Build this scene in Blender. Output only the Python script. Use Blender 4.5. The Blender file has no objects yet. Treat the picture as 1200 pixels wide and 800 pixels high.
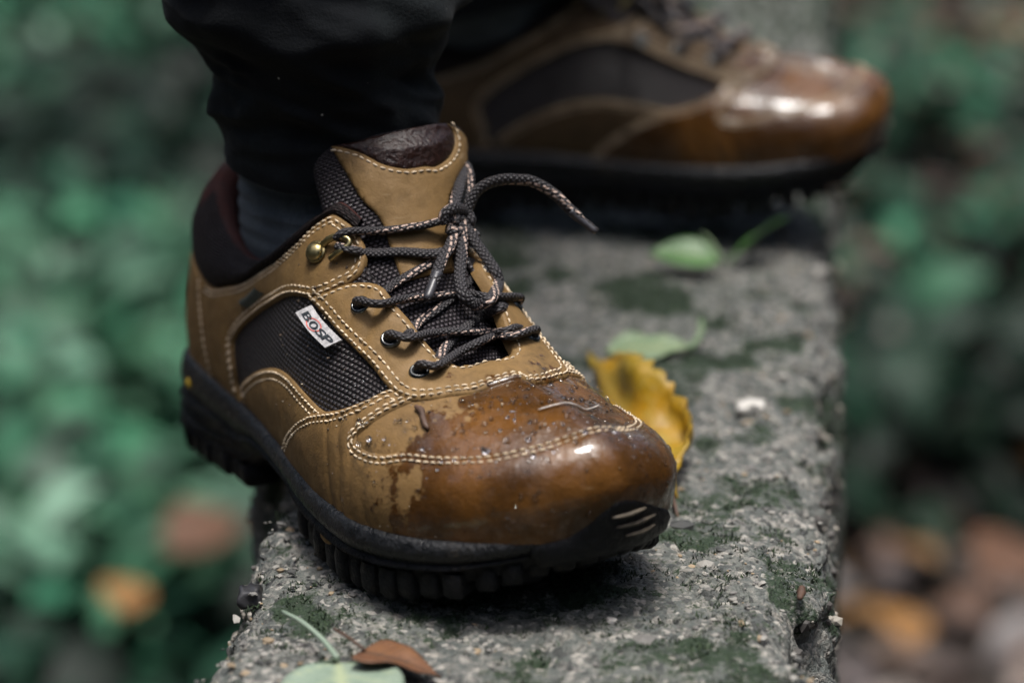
import bpy, math, random
import numpy as np
from mathutils import Vector, Matrix, Euler
from mathutils.geometry import delaunay_2d_cdt

scene = bpy.context.scene
COL = scene.collection
rad = math.radians

# ------------------------------------------------------------------ camera
cam_data = bpy.data.cameras.new('camera')
cam = bpy.data.objects.new('camera', cam_data)
COL.objects.link(cam)
scene.camera = cam
cam.location = (0.0, 0.0, 0.3765)
cam.rotation_euler = (rad(90 - 19.33), 0, 0)
cam_data.sensor_width = 36.0
cam_data.lens = 86.7
cam_data.clip_start = 0.02
cam_data.clip_end = 400.0
cam_data.dof.use_dof = True
cam_data.dof.focus_distance = 0.890
cam_data.dof.aperture_fstop = 4.5
cam_data.dof.aperture_blades = 0

# ------------------------------------------------------------------ sky and sun (overcast light in a wood)
SUN_EL, SUN_AZ = rad(85), rad(150)         # azimuth from +Y towards +X: thin cloud, brightest in the gap overhead
world = bpy.data.worlds.new('World')
scene.world = world
world.use_nodes = True
wn = world.node_tree.nodes
wl = world.node_tree.links
wn.clear()
w_out = wn.new('ShaderNodeOutputWorld')
w_bg = wn.new('ShaderNodeBackground')
w_sky = wn.new('ShaderNodeTexSky')
w_sky.sky_type = 'NISHITA'
w_sky.sun_disc = False
w_sky.sun_elevation = SUN_EL
w_sky.sun_rotation = SUN_AZ
w_sky.air_density = 1.0
w_sky.dust_density = 5.0
w_sky.ozone_density = 1.0
w_bg.inputs['Strength'].default_value = 0.085
wl.new(w_sky.outputs[0], w_bg.inputs['Color'])
wl.new(w_bg.outputs[0], w_out.inputs['Surface'])

sun_data = bpy.data.lights.new('sun', 'SUN')
sun_data.energy = 1.5
sun_data.angle = rad(15)
sun_data.color = (1.0, 0.99, 0.965)
sun = bpy.data.objects.new('sun', sun_data)
COL.objects.link(sun)
sd = Vector((math.sin(SUN_AZ) * math.cos(SUN_EL), math.cos(SUN_AZ) * math.cos(SUN_EL), math.sin(SUN_EL)))
sun.rotation_euler = (-sd).to_track_quat('-Z', 'Y').to_euler()
sun.location = sd * 10

vs = scene.view_settings
vs.view_transform = 'Standard'
vs.look = 'None'
vs.gamma = 1.0
vs.exposure = 1.6
vs.use_curve_mapping = False
scene.cycles.max_bounces = 5
scene.cycles.use_denoising = True

# ------------------------------------------------------------------ helpers
def link(o, parent=None):
    COL.objects.link(o)
    if parent is not None:
        o.parent = parent
    return o

def mesh(name, verts, faces, uv=None, attrs=None, smooth=True):
    me = bpy.data.meshes.new(name)
    verts = np.asarray(verts, dtype=np.float64).reshape(-1, 3)
    if isinstance(faces, np.ndarray):
        k = faces.shape[1]
        nf = len(faces)
        me.vertices.add(len(verts))
        me.vertices.foreach_set('co', verts.ravel())
        me.loops.add(nf * k)
        me.loops.foreach_set('vertex_index', faces.ravel().astype(np.int32))
        me.polygons.add(nf)
        me.polygons.foreach_set('loop_start', np.arange(nf, dtype=np.int32) * k)
        me.polygons.foreach_set('loop_total', np.full(nf, k, dtype=np.int32))
        me.update(calc_edges=True)
    else:
        me.from_pydata([tuple(v) for v in verts], [], [tuple(int(i) for i in f) for f in faces])
        me.update()
    me.validate()
    if smooth:
        me.polygons.foreach_set('use_smooth', np.ones(len(me.polygons), dtype=bool))
    if uv is not None:
        lay = me.uv_layers.new(name='UVMap')
        li = np.empty(len(me.loops), dtype=np.int32)
        me.loops.foreach_get('vertex_index', li)
        lay.data.foreach_set('uv', np.asarray(uv, dtype=np.float32)[li].ravel())
    if attrs:
        for k_, a in attrs.items():
            a = np.asarray(a, dtype=np.float32)
            if a.ndim == 1:
                at = me.attributes.new(k_, 'FLOAT', 'POINT')
                at.data.foreach_set('value', a)
            else:
                at = me.attributes.new(k_, 'FLOAT_COLOR', 'POINT')
                if a.shape[1] == 3:
                    a = np.c_[a, np.ones(len(a), dtype=np.float32)]
                at.data.foreach_set('color', a.ravel())
    return me

def obj(name, me, mat, parent=None, **props):
    o = bpy.data.objects.new(name, me)
    if mat is not None and not me.materials:
        me.materials.append(mat)
    link(o, parent)
    for k, v in props.items():
        o[k] = v
    return o

def empty(name, loc=(0, 0, 0), rot=(0, 0, 0), **props):
    o = bpy.data.objects.new(name, None)
    o.empty_display_size = 0.05
    o.location = loc
    o.rotation_euler = rot
    link(o)
    for k, v in props.items():
        o[k] = v
    return o

class Bag:
    """collects triangles and quads of several little shapes into one mesh"""
    def __init__(self):
        self.v, self.f, self.n, self.uv, self.c = [], [], 0, [], []
    def add(self, v, f, uv=None, c=None):
        v = np.asarray(v, float)
        self.v.append(v)
        self.f += [tuple(int(i) + self.n for i in q) for q in f]
        if uv is not None:
            self.uv.append(np.asarray(uv, float))
        if c is not None:
            self.c.append(np.broadcast_to(np.asarray(c, float), (len(v), 3)))
        self.n += len(v)
    def mesh(self, name, smooth=True):
        return mesh(name, np.vstack(self.v), self.f, np.vstack(self.uv) if self.uv else None,
                    {'tint': np.vstack(self.c)} if self.c else None, smooth)

def grid_faces(nu, nv, closed_u=False, flip=False):
    f = []
    for i in range(nu if closed_u else nu - 1):
        for j in range(nv - 1):
            a, b = i * nv + j, ((i + 1) % nu) * nv + j
            q = (a, b, b + 1, a + 1)
            f.append(q[::-1] if flip else q)
    return np.array(f, dtype=np.int32)

def hash3(ix, iy, iz, seed=0):
    h = (ix.astype(np.int64) * 374761393 + iy.astype(np.int64) * 668265263 + iz.astype(np.int64) * 2147483647 + seed * 1274126177) & 0xffffffff
    h = ((h ^ (h >> 13)) * 1274126177) & 0xffffffff
    return ((h ^ (h >> 16)) & 0xffff) / 65535.0

def vnoise(p, seed=0):
    p = np.asarray(p, float)
    i = np.floor(p)
    f = p - i
    f = f * f * (3 - 2 * f)
    i = i.astype(np.int64)
    r = 0
    for a in (0, 1):
        for b in (0, 1):
            for c in (0, 1):
                wgt = np.where(a, f[..., 0], 1 - f[..., 0]) * np.where(b, f[..., 1], 1 - f[..., 1]) * np.where(c, f[..., 2], 1 - f[..., 2])
                r = r + wgt * hash3(i[..., 0] + a, i[..., 1] + b, i[..., 2] + c, seed)
    return r

def fbm(p, octv=4, seed=0, gain=0.5):
    a, s, t = 1.0, 0.0, 0.0
    p = np.asarray(p, float)
    for k in range(octv):
        s = s + a * vnoise(p * (2.03 ** k) + 17.3 * k, seed + k)
        t += a
        a *= gain
    return s / t          # 0..1

def sstep(a, b, x):
    t = np.clip((np.asarray(x, float) - a) / (b - a), 0, 1)
    return t * t * (3 - 2 * t)

def crw(u):
    u2 = u * u
    u3 = u2 * u
    return np.stack([-.5 * u + u2 - .5 * u3, 1 - 2.5 * u2 + 1.5 * u3, .5 * u + 2 * u2 - 1.5 * u3, -.5 * u2 + .5 * u3], -1)

def crv(pts, n=12):
    """open Catmull-Rom curve through the points"""
    A = np.asarray(pts, float)
    if len(A) < 3:
        return np.array([A[0] + (A[1] - A[0]) * k / n for k in range(n + 1)])
    E_ = np.concatenate([2 * A[:1] - A[1:2], A, 2 * A[-1:] - A[-2:-1]], 0)
    out = []
    for i in range(len(A) - 1):
        w = crw(np.arange(n) / n)
        out.append(sum(w[:, k:k + 1] * E_[i + k] for k in range(4)))
    out.append(A[-1:])
    return np.vstack(out)

def resample(C3, step):
    C3 = np.asarray(C3, float)
    d = np.r_[0, np.cumsum(np.linalg.norm(np.diff(C3, axis=0), axis=1))]
    n = max(2, int(round(d[-1] / step)) + 1)
    s = np.linspace(0, d[-1], n)
    return np.stack([np.interp(s, d, C3[:, k]) for k in range(C3.shape[1])], 1)

def tube(C3, r, sides=10, flat=1.0, caps=True, up=None):
    """tube round a curve; r a number or one radius per point; returns verts, faces, uv (metres along, turn)"""
    C3 = np.asarray(C3, float)
    n = len(C3)
    r = np.broadcast_to(np.asarray(r, float), (n,))
    T = np.gradient(C3, axis=0)
    T /= np.linalg.norm(T, axis=1, keepdims=True) + 1e-12
    a = np.array([0, 0, 1.0]) if up is None else np.asarray(up, float)
    if abs(T[0] @ a) > .9:
        a = np.array([1.0, 0, 0])
    X = np.cross(a, T[0]); X /= np.linalg.norm(X)
    d = np.r_[0, np.cumsum(np.linalg.norm(np.diff(C3, axis=0), axis=1))]
    V, U = [], []
    ang = np.linspace(0, 2 * np.pi, sides, endpoint=False)
    for i in range(n):
        X = X - T[i] * (X @ T[i]); X /= np.linalg.norm(X) + 1e-12
        Y = np.cross(T[i], X)
        V.append(C3[i] + r[i] * (np.cos(ang)[:, None] * X + flat * np.sin(ang)[:, None] * Y))
        U.append(np.c_[np.full(sides, d[i]), ang / (2 * np.pi)])
    V, U = np.vstack(V), np.vstack(U)
    F = []
    for i in range(n - 1):
        for j in range(sides):
            k = (j + 1) % sides
            F.append((i * sides + j, i * sides + k, (i + 1) * sides + k, (i + 1) * sides + j))
    if caps:
        F.append(tuple(range(sides))[::-1])
        F.append(tuple((n - 1) * sides + j for j in range(sides)))
    return V, F, U

def ico(sub=1):
    import bmesh
    bm = bmesh.new()
    bmesh.ops.create_icosphere(bm, subdivisions=sub, radius=1.0)
    v = np.array([x.co[:] for x in bm.verts])
    f = [tuple(q.index for q in p.verts) for p in bm.faces]
    bm.free()
    return v, f
# ------------------------------------------------------------------ materials
class Mat:
    def __init__(self, name, **inp):
        self.m = bpy.data.materials.new(name)
        self.m.use_nodes = True
        self.t = self.m.node_tree
        self.b = self.t.nodes['Principled BSDF']
        for k, v in inp.items():
            self.set(k.replace('_', ' '), v)
    def set(self, k, v):
        s = self.b.inputs[k]
        if hasattr(v, 'is_output'):
            self.t.links.new(v, s)
        elif isinstance(v, tuple) and len(v) == 3:
            s.default_value = (*v, 1) if s.type == 'RGBA' else v
        else:
            s.default_value = v
    def node(self, typ, **kw):
        n = self.t.nodes.new(typ)
        ins = kw.pop('ins', {})
        for k, v in kw.items():
            setattr(n, k, v)
        for k, v in ins.items():
            self.plug(n.inputs[k], v)
        return n
    def plug(self, s, v):
        if hasattr(v, 'is_output'):
            self.t.links.new(v, s)
        elif isinstance(v, tuple) and len(v) == 3 and s.type == 'RGBA':
            s.default_value = (*v, 1)
        else:
            s.default_value = v
    def coord(self, kind='Object'):
        return self.node('ShaderNodeTexCoord').outputs[kind]
    def noise(self, scale, detail=4, rough=.55, vec=None, dist=0.0):
        n = self.node('ShaderNodeTexNoise', ins={'Scale': scale, 'Detail': detail, 'Roughness': rough, 'Distortion': dist})
        self.t.links.new(vec if vec is not None else self.coord(), n.inputs['Vector'])
        return n.outputs['Fac']
    def voro(self, scale, vec=None, feature='F1', out='Distance', rnd=1.0):
        n = self.node('ShaderNodeTexVoronoi', feature=feature, ins={'Scale': scale, 'Randomness': rnd})
        self.t.links.new(vec if vec is not None else self.coord(), n.inputs['Vector'])
        return n.outputs[out]
    def math(self, op, a, b=0.0, c=0.0, clamp=False):
        n = self.node('ShaderNodeMath', operation=op, use_clamp=clamp)
        for i, v in enumerate((a, b, c)):
            self.plug(n.inputs[i], v)
        return n.outputs[0]
    def ramp(self, fac, a, b, lo=0.0, hi=1.0):
        n = self.node('ShaderNodeMapRange', interpolation_type='SMOOTHSTEP', ins={'Value': fac, 'From Min': a, 'From Max': b, 'To Min': lo, 'To Max': hi})
        return n.outputs[0]
    def mix(self, fac, a, b, blend='MIX'):
        n = self.node('ShaderNodeMix', data_type='RGBA', blend_type=blend)
        self.plug(n.inputs['Factor'], fac)
        self.plug(n.inputs[6], a)
        self.plug(n.inputs[7], b)
        return n.outputs[2]
    def attr(self, name, out='Color'):
        return self.node('ShaderNodeAttribute', attribute_name=name).outputs[out]
    def xyz(self, vec):
        return self.node('ShaderNodeSeparateXYZ', ins={'Vector': vec}).outputs
    def bump(self, h, strength=.4, dist=.001, prev=None):
        n = self.node('ShaderNodeBump', ins={'Height': h, 'Strength': strength, 'Distance': dist})
        if prev is not None:
            self.t.links.new(prev, n.inputs['Normal'])
        self.set('Normal', n.outputs[0])
        return n.outputs[0]

def leather(name, tan, wet_at, wet_gain):
    """oiled nubuck; the toe is soaked with rain, the wet edge is blotchy"""
    m = Mat(name)
    o = m.coord()
    X = m.xyz(o)
    big = m.noise(38, 5, .62)
    fine = m.noise(420, 5, .6)
    mid = m.noise(140, 4, .6)
    w = m.math('MULTIPLY_ADD', m.math('SUBTRACT', X[0], wet_at), wet_gain, 0.0)
    w = m.math('MULTIPLY_ADD', X[1], 6.0, w)
    w = m.math('ADD', w, m.math('MULTIPLY_ADD', big, 3.4, -1.7))
    w = m.math('ADD', w, m.math('MULTIPLY_ADD', mid, 2.3, -1.15))
    w = m.math('ADD', w, m.math('MULTIPLY_ADD', fine, .6, -.3))
    wet = m.ramp(w, -.10, .14)
    dry = m.mix(m.ramp(mid, .3, .75), tan, tuple(c * .72 for c in tan))
    dry = m.mix(m.ramp(m.noise(55, 3), .52, .8, 0, .6), dry, (tan[0] * 1.18, tan[1] * 1.12, tan[2] * 1.05))
    dark = m.mix(m.ramp(m.noise(34, 4), .35, .68), (.044, .019, .005), (.118, .050, .011))
    colr = m.mix(wet, dry, dark)
    # mud specks and scuffs
    spk = m.ramp(m.voro(330), .13, .05)
    spk = m.math('MULTIPLY', spk, m.ramp(m.noise(60, 3), .53, .66))
    colr = m.mix(m.math('MULTIPLY', spk, .85), colr, (.022, .014, .008))
    # mud worked into the leather, and pale scuffs
    mud = m.math('MULTIPLY', m.ramp(m.noise(21, 4, .7), .54, .68), m.ramp(m.noise(260, 4, .65), .40, .60))
    colr = m.mix(m.math('MULTIPLY', mud, .62), colr, (.030, .021, .011))
    mp = m.node('ShaderNodeMapping', ins={'Vector': o, 'Scale': (60.0, 60.0, 520.0), 'Rotation': (.5, .9, .3)})
    scuff = m.math('MULTIPLY', m.ramp(m.noise(1.0, 3, .6, mp.outputs[0]), .66, .74), m.ramp(m.noise(48, 2), .52, .62))
    colr = m.mix(m.math('MULTIPLY', scuff, .35), colr, (.36, .27, .16))
    m.set('Base Color', colr)
    r = m.node('ShaderNodeMix', data_type='FLOAT')
    m.plug(r.inputs['Factor'], wet)
    m.plug(r.inputs[2], m.ramp(mid, .2, .8, .55, .8))
    m.plug(r.inputs[3], m.ramp(m.noise(120, 5, .7), .38, .66, .10, .46))
    m.set('Roughness', r.outputs[0])
    m.set('Specular IOR Level', .26)
    # a broken film of rain water on the soaked parts
    film = m.math('MULTIPLY', wet, m.ramp(m.noise(110, 5, .65, None, .8), .44, .54))
    m.set('Coat Weight', film)
    m.set('Coat Roughness', .05)
    m.set('Coat IOR', 1.33)
    h = m.math('ADD', m.math('MULTIPLY', fine, .35), m.math('MULTIPLY', m.noise(1100, 3), .3))
    h = m.math('ADD', h, m.math('MULTIPLY', wet, -.25))
    h = m.math('ADD', h, m.math('MULTIPLY', m.noise(90, 2), .8))
    h = m.math('ADD', h, m.math('MULTIPLY', m.math('MULTIPLY', wet, m.noise(190, 3, .6, None, .8)), .75))
    m.bump(h, .6, .0009)
    return m.m

M = {}
M['leather'] = leather('oiled_leather', (.172, .103, .037), .236, 26.0)
M['leather_shaded'] = leather('shaded_leather', (.070, .043, .019), .215, 26.0)  # darker copy for the far shoe, its shade painted into the colour
M['leather_toe_wet_shaded'] = leather('wet_shaded_toe_leather', (.060, .032, .013), .150, 30.0)  # far toe: wet leather, darkened further to stand in for shade
M['leather_toe'] = leather('rain_soaked_leather', (.162, .095, .034), .221, 30.0)

def weave(name, a, b, lo, hi, rough=.55, bumpd=.0009, spec=.4):
    """woven mesh cloth: bricks of thread, a across and b up in metres"""
    m = Mat(name)
    uv = m.node('ShaderNodeUVMap').outputs[0]
    X = m.xyz(uv)
    row = m.math('DIVIDE', X[1], b)
    rf = m.math('FLOOR', row)
    uu = m.math('FRACT', m.math('MULTIPLY_ADD', rf, .5, m.math('DIVIDE', X[0], a)))
    vv = m.math('FRACT', row)
    h = m.math('MULTIPLY', m.math('SINE', m.math('MULTIPLY', uu, math.pi)), m.math('SINE', m.math('MULTIPLY', vv, math.pi)))
    h = m.math('POWER', m.math('MAXIMUM', h, 0.0), .7)
    n = m.noise(900, 3)
    c = m.mix(m.ramp(h, .25, .95), lo, hi)
    c = m.mix(m.ramp(n, .35, .7, 0, .5), c, lo)
    m.set('Base Color', c)
    m.set('Roughness', m.ramp(n, .3, .7, rough - .15, rough + .15))
    m.set('Specular IOR Level', spec)
    m.bump(m.math('ADD', h, m.math('MULTIPLY', n, .15)), 1.0, bumpd)
    return m.m
M['mesh'] = weave('woven_side_mesh', .0026, .0019, (.0035, .0025, .003), (.036, .029, .030), .45)
M['tongue_mesh'] = weave('tongue_mesh_cloth', .0021, .0015, (.004, .003, .004), (.060, .050, .056), .5)
M['collar'] = weave('collar_cloth', .0040, .0013, (.004, .0025, .0025), (.017, .010, .0095), .7, .0006, .2)

def simple(name, col, rough, nscale=300, amt=.3, bump=.3, bd=.0004, **kw):
    m = Mat(name, **kw)
    n = m.noise(nscale, 4)
    m.set('Base Color', m.mix(m.ramp(n, .3, .7), tuple(c * (1 - amt) for c in col), tuple(c * (1 + amt) for c in col)))
    m.set('Roughness', m.ramp(m.noise(nscale * .5, 3), .3, .7, max(.02, rough - .1), rough + .1))
    if bump:
        m.bump(n, bump, bd)
    return m.m
M['lining'] = simple('collar_lining_leather', (.030, .009, .007), .75, 200, Specular_IOR_Level=.2)
M['tongue_cap'] = simple('dark_glossy_tongue_leather', (.016, .006, .004), .38, 500, .4, .9, .0009, Specular_IOR_Level=.35)
def dirty_rubber(name, col, rough, spec, mud):
    m = Mat(name)
    n = m.noise(220, 4); f = m.noise(900, 4)
    c = m.mix(m.ramp(n, .3, .7), tuple(x * .6 for x in col), tuple(x * 1.5 for x in col))
    d = m.math('MULTIPLY', m.ramp(m.noise(45, 4, .65), .50, .72), m.ramp(f, .48, .62))
    c = m.mix(m.math('MULTIPLY', d, mud), c, (.085, .065, .042))
    m.set('Base Color', c)
    m.set('Roughness', m.ramp(n, .3, .7, rough - .14, rough + .14))
    m.set('Specular IOR Level', spec)
    m.bump(m.math('ADD', f, m.math('MULTIPLY', n, 1.2)), .8, .0009)
    return m.m
M['rubber'] = dirty_rubber('black_rubber', (.0040, .0045, .0055), .48, .22, .35)
M['mud'] = simple('dried_mud', (.22, .13, .045), .85, 300)
M['rubber_worn'] = simple('scuffed_rubber', (.105, .085, .060), .6, 500)
M['midsole'] = dirty_rubber('black_midsole_rubber', (.0050, .0056, .0066), .36, .38, .5)
M['thread'] = simple('cream_thread', (.52, .42, .29), .75, 110, .42)
M['brass'] = simple('antique_brass', (.33, .27, .13), .36, 300, .3, .2, .0003, Metallic=1.0)
M['nickel'] = simple('dull_nickel', (.13, .135, .13), .3, 300, .2, .15, .0003, Metallic=1.0)
M['yellow'] = simple('yellow_rubber', (.55, .36, .02), .5, 300)
M['tag'] = simple('white_woven_label', (.38, .37, .37), .8, 420, .30, .4, .0003)
M['ink'] = simple('black_print', (.012, .018, .022), .7)
M['red_ink'] = simple('red_print', (.50, .10, .08), .7)
M['green_tag'] = simple('dark_green_fold_label', (.045, .055, .045), .6, 700)
M['aglet'] = simple('aglet_plastic', (.035, .035, .04), .4, 300)

def lace_mat():
    m = Mat('flecked_lace')
    X = m.xyz(m.node('ShaderNodeUVMap').outputs[0])      # metres along, turns round
    u = m.math('DIVIDE', X[0], .0022)
    ang = m.math('MULTIPLY', X[1], 6.0)
    p = m.math('FRACT', m.math('ADD', u, ang))
    q = m.math('FRACT', m.math('SUBTRACT', u, ang))
    h = m.math('MAXIMUM', m.math('SINE', m.math('MULTIPLY', p, math.pi)), m.math('SINE', m.math('MULTIPLY', q, math.pi)))
    h2 = m.math('MULTIPLY', m.math('SINE', m.math('MULTIPLY', p, math.pi)), m.math('SINE', m.math('MULTIPLY', q, math.pi)))
    # two runs of pale dashes spiralling slowly round the cord
    s = m.math('FRACT', m.math('MULTIPLY_ADD', X[0], 16.0, X[1]))
    d1 = m.math('LESS_THAN', m.math('ABSOLUTE', m.math('SUBTRACT', s, .30)), .040)
    d2 = m.math('LESS_THAN', m.math('ABSOLUTE', m.math('SUBTRACT', s, .45)), .034)
    run = m.math('MAXIMUM', d1, d2)
    dash = m.math('LESS_THAN', m.math('FRACT', m.math('ADD', m.math('DIVIDE', X[0], .0034), m.math('MULTIPLY', d2, .5))), .68)
    fl = m.math('MULTIPLY', run, dash)
    c = m.mix(m.ramp(h2, .1, .8), (.008, .007, .008), (.036, .032, .035))
    c = m.mix(fl, c, (.46, .34, .28))
    m.set('Base Color', c)
    m.set('Roughness', .62)
    m.bump(m.math('ADD', h2, m.math('MULTIPLY', fl, .3)), .9, .0006)
    return m.m
M['lace'] = lace_mat()

def water_mat():
    m = Mat('water_drop', Roughness=.02, IOR=1.33, Transmission_Weight=1.0)
    m.set('Base Color', (.95, .95, .95))
    return m.m
M['water'] = water_mat()

def cloth(name, c1, c2, rough=.9, pat=14):
    m = Mat(name)
    o = m.coord()
    n = m.ramp(m.noise(pat, 2, .4), .47, .53)
    f = m.noise(900, 3)
    c = m.mix(n, c1, c2)
    c = m.mix(m.ramp(f, .3, .7, 0, .45), c, tuple(x * .4 for x in c1))
    lint = m.ramp(m.voro(150), .085, .05)
    lint = m.math('MULTIPLY', lint, m.ramp(m.noise(70, 2), .56, .60))
    m.set('Base Color', m.mix(lint, c, (.35, .34, .30)))
    m.set('Roughness', rough)
    m.set('Sheen Weight', .03)
    m.set('Specular IOR Level', .15)
    m.set('Sheen Roughness', .4)
    m.bump(f, .5, .0006)
    return m.m
M['trousers'] = cloth('dark_jersey', (.0058, .0072, .0086), (.0110, .0142, .0152))
M['sock'] = cloth('grey_sock_knit', (.075, .090, .105), (.100, .118, .132), .95, 40)

def concrete():
    m = Mat('weathered_concrete')
    moss = m.attr('moss', 'Fac')
    o = m.coord()
    n1 = m.noise(26, 5, .6)
    n2 = m.noise(160, 5, .65)
    n3 = m.noise(700, 4, .6)
    c = m.mix(m.ramp(n1, .3, .7), (.064, .074, .068), (.128, .136, .120))
    c = m.mix(m.ramp(n2, .44, .70), c, (.25, .238, .212))
    c = m.mix(m.ramp(n2, .44, .30, 0, .8), c, (.050, .052, .048))
    # sand grains and little stones in the matrix
    cell = m.node('ShaderNodeTexVoronoi', ins={'Scale': 430})
    m.t.links.new(o, cell.inputs['Vector'])
    g = m.xyz(cell.outputs['Color'])
    c = m.mix(m.ramp(g[0], .74, .95, 0, .8), c, (.36, .34, .30))
    c = m.mix(m.ramp(g[1], .66, .95, 0, .85), c, (.035, .038, .036))
    cell2 = m.node('ShaderNodeTexVoronoi', ins={'Scale': 150})
    m.t.links.new(o, cell2.inputs['Vector'])
    g2 = m.xyz(cell2.outputs['Color'])
    c = m.mix(m.math('MULTIPLY', m.ramp(g2[0], .80, .84), m.ramp(cell2.outputs['Distance'], .55, .3, 0, .45)), c, m.mix(g2[1], (.36, .33, .28), (.09, .095, .09)))
    c = m.mix(m.ramp(n3, .56, .75, 0, .8), c, (.045, .048, .044))
    mm = m.math('ADD', moss, m.math('MULTIPLY_ADD', n2, 1.7, -.85))
    mm = m.math('ADD', mm, m.math('MULTIPLY_ADD', n3, 1.2, -.6))
    c = m.mix(m.ramp(mm, .44, .78), c, m.mix(n3, (.006, .016, .007), (.022, .044, .016)))
    m.set('Base Color', c)
    m.set('Roughness', m.ramp(n2, .3, .7, .55, .9))
    h = m.math('ADD', m.math('MULTIPLY', n2, .8), m.math('MULTIPLY', n3, .55))
    h = m.math('ADD', h, m.math('MULTIPLY', cell.outputs['Distance'], -.35))
    m.bump(h, 1.0, .0035)
    return m.m
M['concrete'] = concrete()

def tinted(name, rough=.6, sss=0.0, trans=0.0, spec=.5, nscale=120, amt=.35):
    """colour comes from the piece itself (one tint per piece), mottled"""
    m = Mat(name)
    n = m.noise(nscale, 4)
    t = m.attr('tint')
    m.set('Base Color', m.mix(m.ramp(n, .3, .72, 0, amt), t, m.mix(.65, t, (.02, .02, .015))))
    m.set('Roughness', rough)
    m.set('Specular IOR Level', spec)
    if trans:
        m.set('Transmission Weight', 0.0)
    m.bump(n, .3, .0008)
    return m.m
M['grit'] = tinted('gravel_grain', .7)
M['moss'] = tinted('moss_leaf', .7, nscale=400)
M['litter'] = tinted('fallen_leaf_blade', .5, nscale=60)
M['foliage'] = tinted('plant_leaf', .55, nscale=40, spec=.15)
M['soil'] = simple('forest_soil', (.030, .024, .018), .9, 14, .6, .8, .02)
M['bark'] = simple('tree_bark', (.045, .038, .030), .9, 12, .5, 1.0, .02)

def leaf_mat(name, c1, c2, vein, rough=.4, spot=(.05, .025, .01), spot_amt=.5, nscale=60):
    m = Mat(name)
    n = m.noise(nscale, 4, .6)
    f = m.noise(nscale * 8, 3)
    c = m.mix(m.ramp(n, .3, .7), c1, c2)
    c = m.mix(m.ramp(m.noise(nscale * 1.7, 4, .65), .58, .72, 0, spot_amt), c, spot)
    c = m.mix(m.attr('vein', 'Fac'), c, vein)
    m.set('Base Color', c)
    m.set('Roughness', m.ramp(f, .3, .7, rough - .1, rough + .15))
    m.bump(m.math('ADD', f, n), .3, .0006)
    return m.m
M['yellow_leaf'] = leaf_mat('yellow_autumn_leaf', (.33, .17, .005), (.22, .15, .010), (.30, .19, .02), .45, (.13, .036, .006), .85, 34)
M['green_leaf'] = leaf_mat('bright_green_leaf', (.045, .13, .024), (.032, .10, .02), (.11, .19, .06), .45, (.05, .10, .02), .3)
M['pale_leaf'] = leaf_mat('pale_grey_green_leaf', (.11, .17, .085), (.16, .215, .12), (.24, .27, .14), .5, (.10, .15, .06), .5)
M['silver_leaf'] = leaf_mat('silvery_leaf_underside', (.19, .24, .185), (.14, .19, .14), (.26, .30, .18), .5, (.14, .18, .12), .4)
M['brown_leaf'] = leaf_mat('dry_brown_leaf', (.13, .055, .018), (.085, .033, .012), (.05, .025, .012), .65, (.03, .014, .006), .4)
M['twig'] = simple('twig_bark', (.055, .028, .016), .7, 300)
M['straw'] = simple('pale_straw_fibre', (.42, .38, .34), .4, 500)
M['stone_dark'] = simple('dark_pebble', (.018, .018, .020), .5, 90, .4, .5, .002)
M['stone_pale'] = simple('pale_pebble', (.48, .46, .42), .6, 90, .2, .3, .001)
M['rust_leaf'] = leaf_mat('rusty_leaf', (.085, .036, .014), (.06, .025, .010), (.07, .03, .015), .75)
M['orange_leaf'] = leaf_mat('orange_autumn_leaf', (.20, .095, .016), (.16, .07, .014), (.18, .09, .03), .7)
# ------------------------------------------------------------------ the ledge: an old concrete block with broken edges
rng0 = np.random.default_rng(3)
GROUND_Z = -1.25
def ledge_left(y):
    y = np.asarray(y, float)
    return -.097 + 0 * y
def ledge_right(y):
    y = np.asarray(y, float)
    return .103 + (y - .732) * .1225
def ledge_height(x, y):
    """top surface of the worn concrete"""
    p = np.stack([x, y, 0 * x], -1)
    z = (fbm(p * 14, 3, 1) - .5) * .006
    z += (fbm(p * 70, 3, 2) - .5) * .0042
    g = vnoise(p * 230, 4)
    z += (g - .5) * .0017
    z += (vnoise(p * 520, 6) - .5) * .0008
    pit = sstep(.66, .80, fbm(p * 95, 2, 7))
    z -= pit * .0022
    stone = sstep(.66, .78, fbm(p * np.array([55, 55, 1]) + 31, 2, 12))
    z += stone * .0022
    return z
def moss_amount(X, Y, Z):
    p = np.stack([X, Y, Z], -1)
    m = .14 + sstep(.46, .66, fbm(p * 11, 3, 80)) * .30 + sstep(.50, .64, fbm(p * 40, 3, 83)) * .52
    m = m + .30 * sstep(1.42, 1.75, Y)
    m = m + .26 * np.exp(-(((X + .03) / .055) ** 2 + ((Y - .80) / .045) ** 2))
    m = m - .22 * np.exp(-(((X - .06) / .04) ** 2 + ((Y - .735) / .03) ** 2)) + .22 * np.exp(-(((X + .055) / .035) ** 2 + ((Y - .765) / .03) ** 2))
    return m
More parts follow.
